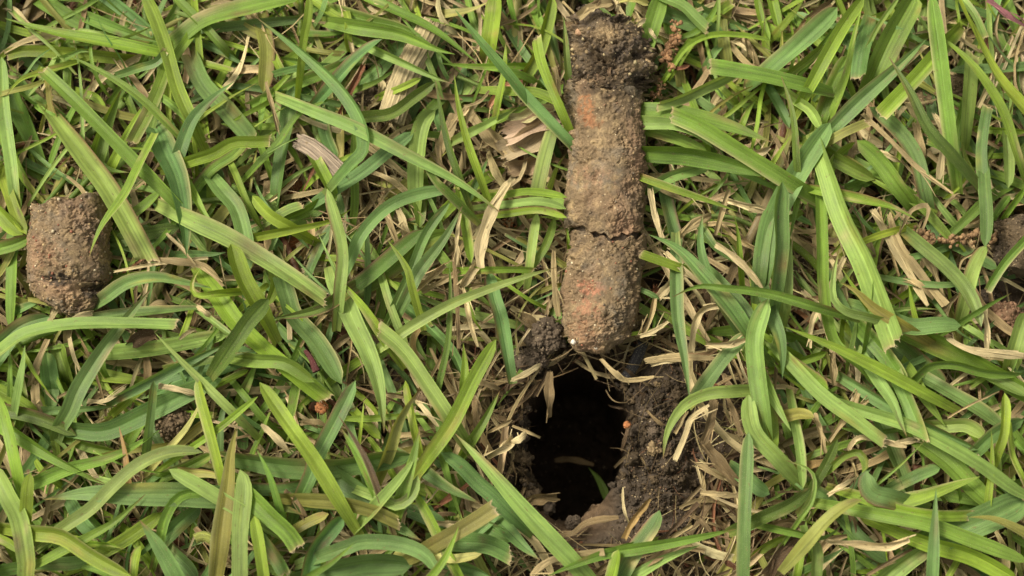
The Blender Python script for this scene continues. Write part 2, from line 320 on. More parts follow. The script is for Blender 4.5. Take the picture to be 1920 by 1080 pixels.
# ---------------------------------------------------------------- the lawn's blades: colour, layer, width, tip : centre line, base to tip
# one block per piece of lawn, first line = its corner; three units to a photo pixel
BLADES = """
@ 0 0
y4 78 p: 905,305 620,245 300,185 25,103
y5 85 o: 1085,695 1000,500 930,250 860,60 800,-60
y3 75 c: 700,330 400,300 150,285 35,310
g6 82 c: 960,1110 700,850 450,600 240,400
y5 45 p: 340,380 230,410 120,450 35,540
g2 125 p: 20,380 100,600 200,830 300,1040
l4 75 o: 90,1150 60,900 20,600 10,320
g3 70 o: 60,430 150,540 300,650 420,700
g5 50 p: 1015,775 800,560 600,420 380,310
g5 75 c: 930,390 860,570 740,800
o4 42 c: 275,480 290,600 345,725
l5 110 c: 345,720 480,900 620,1090 830,1470
l3 50 p: 510,860 600,950 730,970
g3 85 p: 530,890 590,700 680,505
y3 62 p: 630,930 720,750 830,560
b5 82 p: 1000,890 1080,680 1190,560 1315,460
b4 120 c: 1090,350 1150,480 1280,620 1425,790
y5 72 c: 1080,900 1200,860 1310,800 1440,795 1520,790
y4 30 p: 1105,870 1100,700 1250,580 1440,470
g4 112 o: 1010,210 1150,110 1440,30 1700,-20
b3 62 c: 1180,160 1440,130 1750,95
g4 56 o: 1250,260 1150,150 1050,50 960,-40
y4 46 c: 1100,60 1115,200 1130,365
y4 50 c: 1155,365 1230,385 1300,405
b3 52 p: 1130,230 1270,300 1410,390
b2 110 o: -20,190 120,290 260,390
g3 105 p: 260,20 450,130 700,230
g4 80 p: 540,120 700,180 910,240
g2 100 o: 520,-40 680,80 800,170
y4 60 o: 1060,220 980,330 900,450
b5 52 c: 790,380 880,350 930,285
l4 36 p: 390,310 450,285 525,295
b5 132 p: 920,850 990,1000 1030,1200 1050,1440
g3 72 o: 1090,1080 1200,950 1330,860 1440,700
b2 90 o: 1190,930 1230,1000 1290,1110
y3 50 o: 480,530 540,550 600,640
g2 62 p: 80,880 200,980 330,1050
l2 72 o: 860,600 885,750 870,900
y3 50 p: 945,460 950,620 970,780
@ 480 0
b6 78 p: 540,940 620,850 600,680 480,490 250,280 0,95
l6 82 p: 310,620 560,720 850,870 1150,1030 1380,1200
g5 88 p: 560,150 800,190 1000,270 1120,305
g4 90 p: 500,80 650,120 800,150 950,210
y4 50 o: 320,0 450,90 600,150 720,220
g4 60 p: 620,-10 800,70 1000,170 1250,360
b5 76 o: 440,470 560,340 710,220
g3 70 o: -20,590 200,480 380,410 560,330
g4 45 p: 0,940 130,800 250,640 480,540
b3 86 o: 120,1090 150,850 200,560 220,480
y4 36 p: 130,480 190,420 260,370
y6 45 o: 250,370 265,230 290,100 300,-30
o3 95 o: 40,160 60,300 40,520
g3 40 p: 550,510 680,460 820,360
y4 45 o: 780,510 850,480 930,440
d5 72 o: 620,660 760,640 900,540 1010,460
l5 52 u: 700,290 850,360 1000,430 1110,470
d6 45 p: 1150,1000 1080,800 1010,455
y6 50 p: 1250,970 1190,800 1140,600 1115,420
l4 100 o: 905,1090 910,850 940,690 1010,620
b4 82 o: 400,1100 600,970 750,850 890,740
y4 72 o: 330,900 380,1000 450,1130
m3 55 c: 480,640 485,780 480,930
b3 76 o: 370,650 400,780 460,900
b6 66 p: 1480,500 1300,280 1120,55
y4 45 p: 1470,370 1250,375 1030,355
y4 100 o: 1320,230 1340,100 1350,-30
l2 55 o: 1230,130 1240,240 1250,340
y5 45 p: 1370,560 1400,400 1405,240
l4 60 p: 1200,750 1320,690 1470,610
d6 55 p: 1100,1100 1000,1000 910,860
b4 50 p: 1220,1060 1270,970 1310,880
g3 46 p: 280,190 430,190 600,160
b2 90 o: 1080,620 1120,480 1160,350
l2 82 o: 1130,560 1190,500 1270,420
m3 60 p: 1080,80 1200,60 1310,10
y3 50 o: 110,330 140,390 170,450
@ 960 0
y6 58 c: 290,640 220,480 165,340 140,215
b5 70 o: 310,790 150,620 -20,440
y5 60 o: 0,515 130,520 230,560 300,610
y3 70 o: 60,440 150,280 230,-20
b2 80 p: 160,-20 220,180 280,400
l5 45 p: 310,400 300,250 290,95
b2 60 o: 50,30 100,110 150,190
g4 110 o: 740,300 790,130 840,-30
l4 75 c: 850,-10 960,40 1030,110 1095,170
y3 60 c: 900,400 1020,220 1120,110 1240,20
b3 100 o: 860,80 1000,130 1200,200
b3 90 p: 1060,60 1200,120 1340,170
y4 36 o: 870,430 980,270 1120,200 1300,200 1460,230
g6 98 c: 1660,485 1440,430 1250,395 1115,375
l5 60 c: 1135,465 1000,530 900,570 820,590
g6 100 c: 1600,1050 1440,950 1200,800 1050,710 900,645
g5 112 p: 740,620 950,640 1200,700 1460,800
l5 82 p: 750,690 900,700 1030,750 1130,830
g5 112 p: 780,850 950,860 1150,900 1480,1000
l4 72 o: 780,1060 900,990 1120,930
y5 50 p: 745,1005 900,1060 1080,1120 1270,1190
l4 92 c: 140,1080 180,900 230,720
y3 42 p: 210,1060 250,950 300,870
g4 70 p: 0,640 60,615 110,590
b3 72 p: 1170,480 1220,580 1250,690
y3 50 p: 1290,710 1330,620 1380,550
y3 40 p: 1230,470 1290,540 1290,660
b2 60 o: 740,520 810,505 890,490
y3 50 o: 1380,-20 1400,100 1450,230
g4 60 o: 680,0 670,50 660,110
g4 72 o: 780,740 950,790 1100,860
l2 80 o: 1330,1070 1380,1020 1440,960
@ 1440 0
y6 82 o: 240,470 330,300 430,130 540,-20
b5 130 o: -20,1500 30,1250 120,1050 220,880 350,690
b5 98 p: 370,710 520,560 700,400 890,220
g4 150 o: 600,420 690,220 830,-30
g6 85 o: 1040,870 1000,560 960,250 920,-30
y5 100 c: 960,290 800,470 630,650
d7 74 p: 1050,890 900,720 800,520 680,320
y6 64 p: 1400,860 1320,620 1180,400 1040,260 910,175
y6 75 o: 1480,660 1280,430 1150,170 1050,-40
l6 50 c: 1080,-20 1160,80 1220,215
b3 65 o: 1460,380 1240,395 1020,400
l4 95 c: 1110,780 1130,520 1150,300
b5 70 c: 1220,1120 1200,850 1235,600
g4 110 p: -20,440 100,430 215,470
b5 110 o: 20,380 180,240 390,40
b5 95 c: 540,270 525,350 515,440
g5 30 o: 550,290 620,150 740,-20
y4 45 p: 360,640 440,420 480,220 530,30
g4 90 o: 280,690 350,500 450,310
y4 50 o: 120,420 220,340 320,250
b4 90 o: 880,1090 830,880 720,720 570,600
o5 60 c: 330,800 440,740 560,690
y4 60 o: 340,980 380,880 490,800
g5 90 o: 740,1060 620,900 500,790
b4 60 o: 0,500 60,600 120,720
l5 60 o: 170,570 240,620 300,730
g6 45 p: 160,900 140,650 75,430
y4 32 p: 20,930 70,850 130,760
b4 90 o: 270,880 310,980 340,1110
g4 80 o: 300,850 450,930 600,1010
b3 80 o: 1060,870 1070,980 1080,1090
y4 40 p: 1150,980 1110,880 1090,780
y4 40 o: 1230,730 1340,735 1450,740
l4 72 o: 1340,750 1350,900 1350,1060
b2 60 o: 1240,60 1290,200 1340,340
y3 50 p: 60,170 130,90 200,0
y3 40 p: 60,400 75,280 80,170
y3 60 o: 380,-10 400,40 430,110
b3 50 p: 410,500 470,560 540,620
y3 70 o: 20,0 40,80 60,160
@ 0 360
y7 60 p: 760,-100 700,20 570,200 500,372
b5 86 p: 600,590 720,510 880,480 1050,510 1190,540
y6 46 p: 1230,570 1110,580 1080,520 1130,420
l6 110 c: 1080,160 1270,250 1440,350 1640,480 1830,615
y7 88 o: 1440,640 1350,470 1300,290
b5 95 o: 1250,0 1330,100 1380,300 1370,470
g4 60 o: 740,130 810,80 900,0
d3 86 o: 620,290 800,240 1010,200
b5 100 p: 390,1230 450,1090 620,830 850,545
l6 72 c: 0,900 150,800 400,750 700,745 990,755
b4 65 p: 400,740 700,690 1000,660 1230,645
l3 92 o: 650,905 900,880 1290,800
b5 62 p: 700,1130 1000,980 1310,840
l6 56 p: 1330,1260 1150,1080 1000,930 870,790
d7 100 o: 1320,840 1400,720 1510,600
y5 100 c: 1210,570 1330,740 1500,900 1830,1170
l5 40 o: 1200,730 1250,770 1310,810
b4 90 o: 0,850 120,750 280,700
b4 90 p: -30,960 60,860 130,780
y4 70 o: 40,-20 90,120 150,240
y4 82 o: -20,80 60,170 130,240
g4 80 o: -10,320 90,290 175,250
g5 40 p: 60,1090 60,970 55,860
l6 60 p: 110,1090 130,970 140,860
b3 100 o: 285,1090 270,990 260,900
g3 110 o: 380,1020 350,930 330,850
y4 50 o: 0,985 80,1000 130,1080
b3 120 o: 900,1100 1150,1010 1440,900
b4 50 p: 1130,350 1200,350 1270,340
y5 50 p: 1090,20 1150,130 1235,220
g4 50 o: 1090,200 1130,260 1160,320
b3 60 p: 130,650 200,620 260,590
d5 50 p: 1100,960 1280,930 1440,890
y4 40 o: 1240,1080 1320,1040 1400,1000
g4 60 p: 1390,1080 1420,1010 1450,940
b3 60 o: -20,280 40,240 80,200
@ 480 360
b5 76 o: 520,400 600,230 750,80 930,10 1100,-10
l6 75 o: 470,560 490,350 460,180 400,-20
d4 90 o: 440,610 600,500 800,330 940,210
g3 115 o: 560,560 750,440 950,280 1100,230
b5 56 o: 800,600 870,450 960,230 1090,60
b5 76 p: 850,580 920,440 1060,260 1160,80
y7 50 p: 880,540 850,430 740,270
y6 60 p: 720,820 600,640 460,480
d5 82 p: 500,570 350,660 90,712
l5 122 p: 490,580 560,750 630,900 690,1100 720,1355
l6 95 c: 1100,1290 960,1080 830,900 690,775
l6 66 p: 780,820 900,740 1100,630 1300,550 1690,425
d6 40 p: 1030,1090 1080,850 1095,600 1085,375
y6 86 o: 960,1500 1100,1300 1230,1040 1350,830
b4 80 o: 1440,1080 1390,800 1340,600 1310,450
l4 50 o: 720,520 760,650 860,900
b3 60 o: 780,600 960,750 1100,900 1160,1040
b4 112 o: 150,480 220,700 350,850 480,1080
b3 60 o: 290,480 350,330 430,180
y6 50 p: 50,240 250,200 420,160 535,95
y5 70 o: 200,200 80,130 -20,20
l4 62 c: 110,140 180,100 255,75
g3 90 o: 150,170 280,120 420,20
y4 60 o: 90,430 110,520 60,640
g6 82 o: 20,945 170,960 330,1070
y5 60 p: 1170,1090 1175,970 1165,850
g3 70 o: 910,20 920,110 920,200
y4 60 o: 1160,80 1190,250 1210,400
y5 45 c: 1230,440 1440,435 1560,440
a3 38 o: 980,1080 880,850 990,700
g3 60 o: 660,940 700,910 750,890
b3 60 p: 450,0 490,110 540,210
l6 26 p: 480,500 420,380 350,230
a2 50 o: 390,830 410,740 440,650
@ 960 360
y5 46 o: -50,20 100,0 310,30
l5 50 o: -40,75 150,55 305,95
y5 46 o: -30,120 150,100 310,145
l4 55 o: 100,410 120,250 140,120
g4 50 o: 110,420 190,300 240,140
y4 26 p: 315,300 308,220 300,150
b6 100 p: 1320,790 1230,660 1080,480 930,320 770,240
y6 58 c: 930,430 820,390 720,355
b6 80 p: 925,445 930,700 970,950 1000,1180
b6 70 p: 1200,640 1110,480 1060,300 1075,110
g7 60 p: 1720,650 1440,570 1200,540 1050,530 905,590
b3 80 o: 860,20 900,180 950,320
b4 60 p: 1080,230 1150,320 1280,410
y5 40 p: 1280,380 1270,250 1250,130
b5 90 o: 1180,540 1280,640 1360,760
b5 86 o: 1100,1060 1200,930 1330,790
l6 95 o: 1420,1250 1380,1000 1370,800 1440,600
b5 88 o: 1390,480 1410,300 1450,80
@ 1440 360
l6 112 c: 330,-140 430,150 540,380 620,600 710,850
g5 75 o: 290,-20 300,300 310,600 370,850 600,1090
b6 95 o: 20,560 50,300 50,100 80,-60
l5 86 p: 90,600 110,440 130,290
g5 50 p: 170,-20 150,120 120,270
y6 65 p: 370,10 550,50 700,90 850,165
g4 60 o: 690,-20 850,70 950,180 1040,280
b6 70 o: 1220,-20 1230,150 1220,310
b5 80 o: 850,290 1000,420 1120,560 1200,760
l5 82 o: 1110,600 1160,430 1230,300
g6 55 c: 1470,250 1330,400 1230,555
g6 40 p: 1120,710 1250,630 1370,568
b6 98 o: 640,700 800,760 950,750 1085,750
o7 66 p: 760,750 600,650 500,560 410,510
l7 50 p: 560,700 440,670 370,600 370,460 400,325
y6 30 p: 520,590 460,500 410,420
g5 110 o: 820,800 1050,900 1300,1030 1560,1200
b3 110 o: 680,820 830,940 1000,1090
g6 50 o: 820,1040 900,970 1050,960 1200,1000 1440,1020
y7 72 p: 860,1120 600,980 350,860 85,755
b6 90 p: 20,700 70,850 80,1050
y5 80 o: 90,930 200,1010 340,1110
y4 50 o: 150,960 240,930 330,900
b4 90 o: 480,730 520,850 590,1090
g5 90 o: 560,800 650,900 780,1080
y3 80 o: 430,760 430,830 430,900
y5 36 p: 830,710 810,620 790,515
l5 26 p: 690,670 820,655 960,660
g6 40 o: 560,750 590,600 600,430
l4 110 o: 1380,900 1410,800 1450,680
b3 50 o: 90,120 170,150 250,190
y4 42 o: 1320,140 1370,70 1440,-20
g3 42 o: 1270,150 1310,90 1360,20
b3 70 o: 1040,300 1160,360 1290,430
@ 0 720
d4 80 o: -10,140 150,170 300,220 430,290
b4 112 o: 400,250 600,260 850,150 1100,30 1250,-30
g5 80 p: 50,250 250,380 430,480 590,560
y6 70 o: 110,540 80,400 30,200 -10,60
y4 80 o: -20,30 100,100 220,180
g5 76 p: 200,560 400,480 650,410 900,260
l6 76 o: 370,800 520,700 640,580 780,460 950,390 1140,385
b5 148 p: 1320,640 1000,620 700,620 450,620 245,650
l6 80 o: 1400,740 1250,650 1100,560 950,480
y6 66 o: 1240,500 1190,300 1130,80 1110,-40
b5 45 o: 830,290 850,120 865,-20
m5 40 p: 940,380 1060,240 1160,40
m3 56 o: 930,380 1080,260 1220,160
y6 40 o: 1060,370 1220,260 1450,70
o6 105 p: 1230,950 1250,780 1280,560 1330,245
l6 100 o: 1360,1100 1360,820 1380,580 1350,480
g6 55 p: 280,980 500,860 650,770 818,620
y6 94 o: 200,830 350,850 520,960 740,1080
y5 50 o: -20,860 60,900 110,950
l6 110 o: 150,1000 110,760 50,640 -30,460
b6 50 p: 110,700 90,620 70,540
y7 70 o: 150,660 155,580 170,500
b4 80 o: -20,1050 250,1010 540,980
y4 80 o: 500,990 700,880 920,720
b6 112 p: 1010,1110 920,950 850,850 785,765
y5 45 p: 540,900 620,905 700,930
b4 90 o: 920,870 1010,780 1130,680
g5 58 o: 900,870 930,750 1000,640 1100,610 1230,650
m5 55 p: 1090,500 1200,510 1350,570
b4 90 o: 1000,970 1060,1030 1110,1100
b4 90 o: 420,700 480,800 570,860
b4 55 p: 250,150 450,140 660,125
b3 36 p: 170,230 240,300 320,380
g3 60 o: 370,300 500,350 660,380
y4 50 o: 700,110 770,50 850,-10
g4 60 o: 1380,600 1410,700 1450,800
g4 70 o: 900,530 1050,470 1200,390
y4 60 o: 760,1080 770,990 790,910
a5 48 v: 720,500 705,380 670,240
b3 80 o: 280,-20 290,60 280,140
y3 80 o: 100,-20 120,120 110,260
@ 480 720
y7 86 o: 460,640 330,430 150,180 20,-10
b6 86 o: 260,610 330,430 440,220 560,-20
b5 120 o: -20,430 200,460 450,460 700,420 880,400
b4 75 o: -20,590 150,590 360,540
y6 22 p: 590,260 600,170 610,80
k7 42 p: 700,640 630,450 560,320 465,180
g6 70 p: 690,640 600,450 480,250
g7 78 p: 830,600 880,430 920,255
l7 62 o: 720,650 800,680 880,620 910,510
o6 66 p: 740,370 800,200 920,30
l7 70 p: 720,640 790,560 850,480 900,400
y6 60 o: 1150,1090 1050,900 960,720 890,600
l6 108 p: 1800,1020 1500,700 1300,470 1120,280
b5 86 o: 1430,720 1250,550 1140,440 1040,385
b5 82 p: 910,460 1080,580 1260,670
o6 92 c: 290,650 450,660 650,710 810,780
b5 138 p: 460,520 600,620 780,780 930,880
o7 100 c: 1060,870 1200,790 1340,700
b5 112 c: 1130,890 1300,900 1430,960
y7 56 p: 960,1110 1060,980 1140,800
b6 82 o: 430,950 600,890 800,900 950,960 1020,1070
g7 46 p: 300,1080 430,1000 550,895
b5 90 o: 280,1100 330,930 420,810 500,740
g6 112 c: -20,640 80,740 180,830 240,920
o5 60 o: 220,820 310,770 410,730
g6 50 p: 130,680 80,520 5,370
d5 70 p: 80,690 170,700 270,740
b4 135 o: 380,1060 620,1010 880,1020
m6 46 o: 1000,970 1120,985 1270,955
b5 80 o: 1130,1010 1230,1040 1330,1090
b5 90 c: 20,850 100,950 170,1070
y6 70 o: 50,1100 20,900 -10,740
g5 60 p: 1210,310 1290,190 1370,40
y4 50 o: 600,210 650,260 700,310
b4 50 o: 1230,850 1300,790 1370,720
y5 50 o: 900,270 870,130 840,-20
b3 60 o: 510,100 540,170 580,240
b4 82 o: 1310,800 1370,830 1450,880
b3 92 o: 820,690 940,740 1070,800
g4 60 o: 230,30 215,110 200,200
@ 960 720
l6 76 p: 1260,40 1120,50 980,110 880,250 850,422
b6 76 o: 1300,1090 1310,700 1330,270
l6 95 o: 1500,420 1360,260 1330,60
b5 96 o: 600,1100 700,930 800,790 830,710
g6 70 p: 600,940 850,900 1060,860 1260,815
g6 60 p: 620,930 450,980 200,1080
y6 60 o: 560,1090 580,1010 600,930
l5 60 p: 690,1085 850,990 1060,905
b5 82 p: -20,830 60,910 155,990
b5 90 o: 1360,560 1400,590 1450,620
@ 1440 720
l6 86 c: 130,-120 300,60 470,190 650,330
l6 76 p: -40,-60 40,100 130,265
l5 60 o: 150,210 180,380 195,590
o5 70 o: 110,180 180,170 260,190
b4 112 o: 560,80 640,240 720,430 800,640
l6 76 p: 620,-20 700,100 740,200 780,295
l6 76 c: 740,-20 800,120 840,220 870,315
g5 82 p: 820,-20 900,100 1000,240
b4 80 o: 900,-20 1060,70 1200,150 1330,250
l6 76 o: 530,150 780,230 1000,340 1200,460 1380,590 1500,650
b5 70 o: 520,20 700,130 900,240 1180,370
g5 112 o: 850,330 1000,440 1140,580 1270,700
y6 86 p: 710,670 880,630 1050,570 1195,520
b5 165 o: 1020,840 1200,770 1440,660
y6 70 c: 530,640 720,700 920,735 1135,735
g6 80 o: 440,700 650,740 900,790 1150,880 1460,1000
y5 90 o: 690,800 900,880 1150,960 1400,1100
b7 74 p: 920,1100 930,900 945,590
l4 108 o: 660,1085 780,990 920,900
y6 40 p: 1240,640 1260,450 1255,260
y6 60 o: 1275,395 1320,270 1330,50
y5 36 o: 1440,540 1370,380 1355,160
b5 90 o: 1160,380 1280,270 1440,200
l5 80 o: 1000,230 1120,230 1220,300
g6 45 o: 370,450 430,400 510,380 550,450 530,500
b7 115 o: 670,640 600,620 560,570 555,490
d6 60 o: 270,550 340,420 390,310
g6 30 p: 170,770 250,650 250,500 100,430
d6 82 o: -20,740 130,670 240,580
o7 66 o: 240,870 330,770 430,690 530,650
l6 75 o: 260,1090 265,970 260,870
y4 50 o: 160,1080 180,960 190,860
g6 50 p: 150,830 300,860 420,790
b5 46 p: 290,1000 370,960 440,915
g7 20 p: 630,550 760,440 880,320
b5 70 o: 790,540 880,500 970,470
y5 100 p: -20,130 20,300 30,460
b4 90 o: 110,470 250,590 400,680
o7 60 p: 1460,860 1280,770 1130,750
b3 82 o: 430,780 520,880 680,1000
l5 80 o: 1250,-30 1350,20 1450,70
y4 16 p: 1340,640 1270,590 1190,540
"""
STRAWS = """
@ 480 0
n4 36: 480,-20 505,120 545,310
t3 72: 590,50 610,160 600,260
s4 30: 60,460 90,600 120,740
n4 45: 630,810 740,900 860,1010
s3 92: 1210,600 1310,740 1440,900
r3 42: 600,370 540,500 460,660
r3 20: 330,930 300,1010 260,1090
s5 20: 1170,600 1260,570 1310,510
n4 35: 640,30 700,60 760,40
s3 80: 1010,890 1080,740 1120,640
@ 0 0
n3 50: 30,50 90,80 200,230
t3 60: 840,920 890,830 960,750
n3 40: 985,635 1060,610 1130,600
n4 34: 1130,770 1170,785 1210,790
t2 90: 60,20 150,80 260,-10
@ 960 0
s4 34: 240,380 255,450 270,540
n4 30: 1250,240 1300,260 1315,320
s3 40: 1290,140 1340,270 1390,380
s7 70: 375,95 450,45 560,15
m7 46: 600,20 690,5 765,22
n7 26: 590,60 600,20 610,-30
t7 40: 400,60 470,20 540,-20
n5 45: 1310,870 1380,860 1450,830
t3 50: 1180,950 1190,1010 1185,1090
r4 26: 900,390 950,385 1000,370
@ 1440 0
n5 45: 1180,600 1240,470 1310,325
s5 34: 530,640 700,800 850,950 1040,1090
s4 50: 120,270 160,200 200,140
t4 60: 190,140 270,80 350,20
s3 60: 830,690 850,800 870,900
n4 50: 930,640 980,760 960,1010
n4 36: 620,850 680,880 750,910
p6 44: 1450,150 1340,80 1220,-20
n4 32: 720,660 745,630 775,600
s3 40: 1340,320 1400,290 1450,260
@ 0 360
s5 46: 820,375 1000,390 1150,420 1260,530
n5 25: 640,450 900,400 1170,370
n5 25: 940,230 1020,320 1100,410
r3 16: 670,470 760,410 950,270
n6 32: 375,740 430,705 520,685
s4 40: 160,1090 220,940 270,830
n4 34: 390,820 420,940 470,1040
k4 90: 720,860 780,830 870,800
s4 110: 830,690 890,660 970,670
n5 26: 1010,830 1060,790 1100,770
n5 34: 1110,640 1150,670 1190,700
@ 480 360
n6 88: 1425,-50 1320,120 1260,300 1262,430
n5 58: 1250,400 1200,460 1150,530
n5 34: 1160,530 1200,700 1250,870
t5 34: 1110,340 1130,600 1140,880
s4 40: 930,560 1050,500 1180,420
n3 50: 800,100 830,170 850,240
s3 35: 580,130 620,80 680,0
s3 42: 700,30 750,160 800,300
n5 26: 1150,120 1130,260 1125,420
s4 36: 870,560 960,500 1060,410
s3 44: 1180,540 1240,530 1330,520
@ 960 360
n5 40: 770,-20 800,120 845,260
n6 36: 860,340 950,430 1080,540
s4 60: 930,250 1020,180 1120,130
n4 50: 1180,40 1300,70 1440,110
s4 30: 1090,180 1200,180 1300,210
s5 35: 1210,-20 1180,100 1140,240
n6 40: 1150,290 1290,400 1410,540
s5 34: 720,810 770,720 800,600
n5 30: 720,810 800,780 880,730
n5 46: 1010,900 1030,730 1080,650 1170,640
s5 50: 750,950 950,930 1180,940
n5 30: 780,970 870,950 960,940
n6 45: 1100,860 1220,850 1340,830
s4 42: 235,330 240,520 260,700
n5 42: 0,1060 80,1020 160,970
s5 34: 500,940 580,1020 650,1060 800,1040
r3 50: 740,580 780,555 820,540
n4 60: 820,590 860,550 900,510
t3 70: 30,680 90,720 150,770
s4 26: 1180,180 1260,260 1380,330
@ 1440 360
n4 54: 590,100 680,260 800,460 900,640
s4 60: 680,120 740,300 870,480 1000,640
s3 70: 870,340 930,450 960,580
n5 22: 345,20 360,180 460,385
n4 40: 430,370 340,560 250,720 240,880
s4 50: 350,900 360,990 370,1090
n6 50: 1010,820 1150,890 1440,920
n5 45: 1210,640 1225,760 1230,900
s5 16: 1080,470 1090,390 1160,330 1190,220
s5 30: 740,240 800,110 900,80 870,210
s4 40: 760,500 850,520 930,600
@ 0 720
n5 30: 490,95 600,90 700,20
s4 20: 320,80 380,45 440,10
s4 60: 200,0 200,90 230,170
n5 40: 890,10 1000,30 1110,60
t5 40: 1100,810 1200,910 1305,1010
@ 480 720
n5 46: 30,230 110,300 190,390
s5 45: 250,215 320,225 390,240
s4 40: 720,55 780,60 840,70
s4 40: 790,290 900,285 1000,280
t5 40: 1230,90 1240,200 1260,330
n5 55: 1290,390 1370,360 1450,310
s5 25: 1300,280 1370,240 1440,200
r3 46: 1000,690 1110,630 1210,560
n5 42: 1020,780 1090,785 1150,780
n6 32: 900,90 960,160 1020,240
t5 30: 160,600 220,650 290,760
@ 960 720
s6 48: 110,1080 200,1000 350,960 520,945
t5 40: 240,850 340,840 420,780 600,750
a5 42: 635,870 680,770 775,645
n5 18: 660,780 630,700 625,580
k5 30: 830,880 940,780 1050,670
n6 35: 920,430 980,280 1010,200 1110,120
s5 26: 920,280 950,210 985,150
t5 60: 1070,330 1110,220 1135,90
t4 80: 1070,340 1160,430 1270,560
s5 36: 1030,450 1110,485 1195,530
s5 40: 1060,610 1160,620 1275,630
t5 50: 670,1060 800,980 920,880
t4 34: 1020,740 1080,790 1135,860
t5 34: 1200,50 1250,170 1290,290
t5 60: 215,-70 205,80 205,190
n5 45: -10,330 40,310 85,275
t4 70: 70,670 150,630 250,612
s5 20: 0,235 90,270 160,298
@ 1440 720
n6 55: 330,890 500,910 680,900 790,865
t5 30: 560,1075 680,1000 810,930
n6 34: 340,625 420,570 500,520
n6 34: 450,370 510,305 620,320 780,357
s5 40: 340,320 450,180 580,80
s5 35: 520,0 490,90 450,180
s5 40: 250,170 290,290 320,390
t5 50: 0,795 100,780 210,775
k4 80: 0,1080 70,960 150,850
a5 50: 210,460 300,450 400,430
n5 40: 730,330 790,320 850,315
s3 60: 850,360 880,400 910,450
n6 34: 1180,395 1175,450 1170,510
s6 14: 1010,190 1150,110 1300,40
n3 40: 970,90 1030,130 1100,180
"""
# ---------------------------------------------------------------- ground with the core hole
def pxv(X, Y, Z):
    v = np.stack([X, Y, Z], -1) - cam_pos; t = v @ FWD; k = 36.0 / LENS / 1920.0
    return 960 + (v @ RIGHT) / t / k, 540 - (v @ UPV) / t / k
def sm(x): x = np.clip(x, 0, 1); return x * x * (3 - 2 * x)
def ell(px, py, cx, cy, rx, ry): return np.sqrt(((px - cx) / rx) ** 2 + ((py - cy) / ry) ** 2)
def axis(lo, hi, step, far):
    core = np.arange(lo, hi, step); g = step * np.cumsum(1.22 ** np.arange(1, 40)); g = g[g < far]
    return np.concatenate([lo - g[::-1], core, hi + g])
def vnoise(X, Y, s, seed, octv=3):
    """smooth value noise on arrays"""
    out = np.zeros_like(X); amp = 1.0; tot = 0
    for o in range(octv):
        a = X * s + seed * 17.3 + o * 5.1; b = Y * s - seed * 9.7 + o * 3.3
        i = np.floor(a).astype(np.int64); j = np.floor(b).astype(np.int64); fa = sm(a - i); fb = sm(b - j)
        h = lambda p, q: ((np.sin(p * 127.1 + q * 311.7 + seed * 3.1) * 43758.5453) % 1.0)
        v = (h(i, j) * (1 - fa) + h(i + 1, j) * fa) * (1 - fb) + (h(i, j + 1) * (1 - fa) + h(i + 1, j + 1) * fa) * fb
        out += amp * (v - .5) * 2; tot += amp; amp *= .55; s *= 2.07
    return out / tot
HOLE = (1080, 808, 101, 150)
gx = np.concatenate([axis(-14, 14, .12, 200)]); gx = np.unique(np.round(np.concatenate([gx, np.arange(-.4, 6.2, .035)]), 4))
gy = np.unique(np.round(np.concatenate([axis(-9, 9, .12, 200), np.arange(-7.2, -.4, .035)]), 4))
GX, GY = np.meshgrid(gx, gy)
QX, QY = pxv(GX, GY, np.zeros_like(GX))
wob = 0.10 * vnoise(GX, GY, 1.3, 3) + .09 * vnoise(GX, GY, 4, 4) + .04 * vnoise(GX, GY, 11, 4)
e1 = ell(QX + (QY - 850) * .10, QY, *HOLE) + wob * .7
scoop = ell(QX, QY, 1050, 940, 108, 102) + wob
bank = np.exp(-ell(QX, QY, 1240, 830, 75, 170) ** 2 * 1.1)
GZ = 0.22 * vnoise(GX, GY, .35, 1) + .10 * vnoise(GX, GY, 1.7, 2) + bank * (.75 + .16 * vnoise(GX, GY, 3.1, 8) + .16 * vnoise(GX, GY, 8, 9, 3))
GZ += .05 * vnoise(GX, GY, 7, 5, 2)
lip = np.exp(-ell(QX, QY, 1120, 1015, 90, 30) ** 2)
GZ += .25 * lip
sc = sm((1.04 - scoop) / .5)
GZ = GZ * (1 - sc) + sc * (-.75 + .05 * vnoise(GX, GY, 6, 11))
hd = sm((1.04 - e1) / .09)
GZ = GZ * (1 - hd) + hd * (-6.0 + .3 * vnoise(GX, GY, 2, 12))
hd_ = hd
gc = np.array([.060, .042, .027]) * (1 + .35 * vnoise(GX, GY, 1.1, 21))[..., None]
bk = np.clip(bank * 1.4, 0, 1)[..., None]
gc = gc * (1 - bk) + np.array([.055, .040, .027]) * bk * (1 + .3 * vnoise(GX, GY, 4, 22))[..., None]
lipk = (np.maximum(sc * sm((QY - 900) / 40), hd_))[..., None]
hk = np.clip((-GZ - .9) / .6, 0, 1)[..., None]  # wall colour darkens with depth: the hole's shade put into the colour
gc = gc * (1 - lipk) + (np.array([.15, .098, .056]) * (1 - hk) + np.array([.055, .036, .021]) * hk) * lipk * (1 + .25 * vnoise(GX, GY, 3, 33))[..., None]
G = Geo()
nr, ncg = GX.shape
idx = np.arange(nr * ncg).reshape(nr, ncg)
F = np.stack([idx[:-1, :-1], idx[:-1, 1:], idx[1:, 1:], idx[1:, :-1]], -1).reshape(-1, 4)
G.add(np.stack([GX, GY, GZ], -1).reshape(-1, 3), F, np.stack([GX, GY], -1).reshape(-1, 2) * 10, gc.reshape(-1, 3))
tag(G.build('ground', M_SOIL), kind='structure')
def ground_z(x, y):
    i = min(max(np.searchsorted(gy, y), 0), nr - 1); j = min(max(np.searchsorted(gx, x), 0), ncg - 1)
    return GZ[i, j]

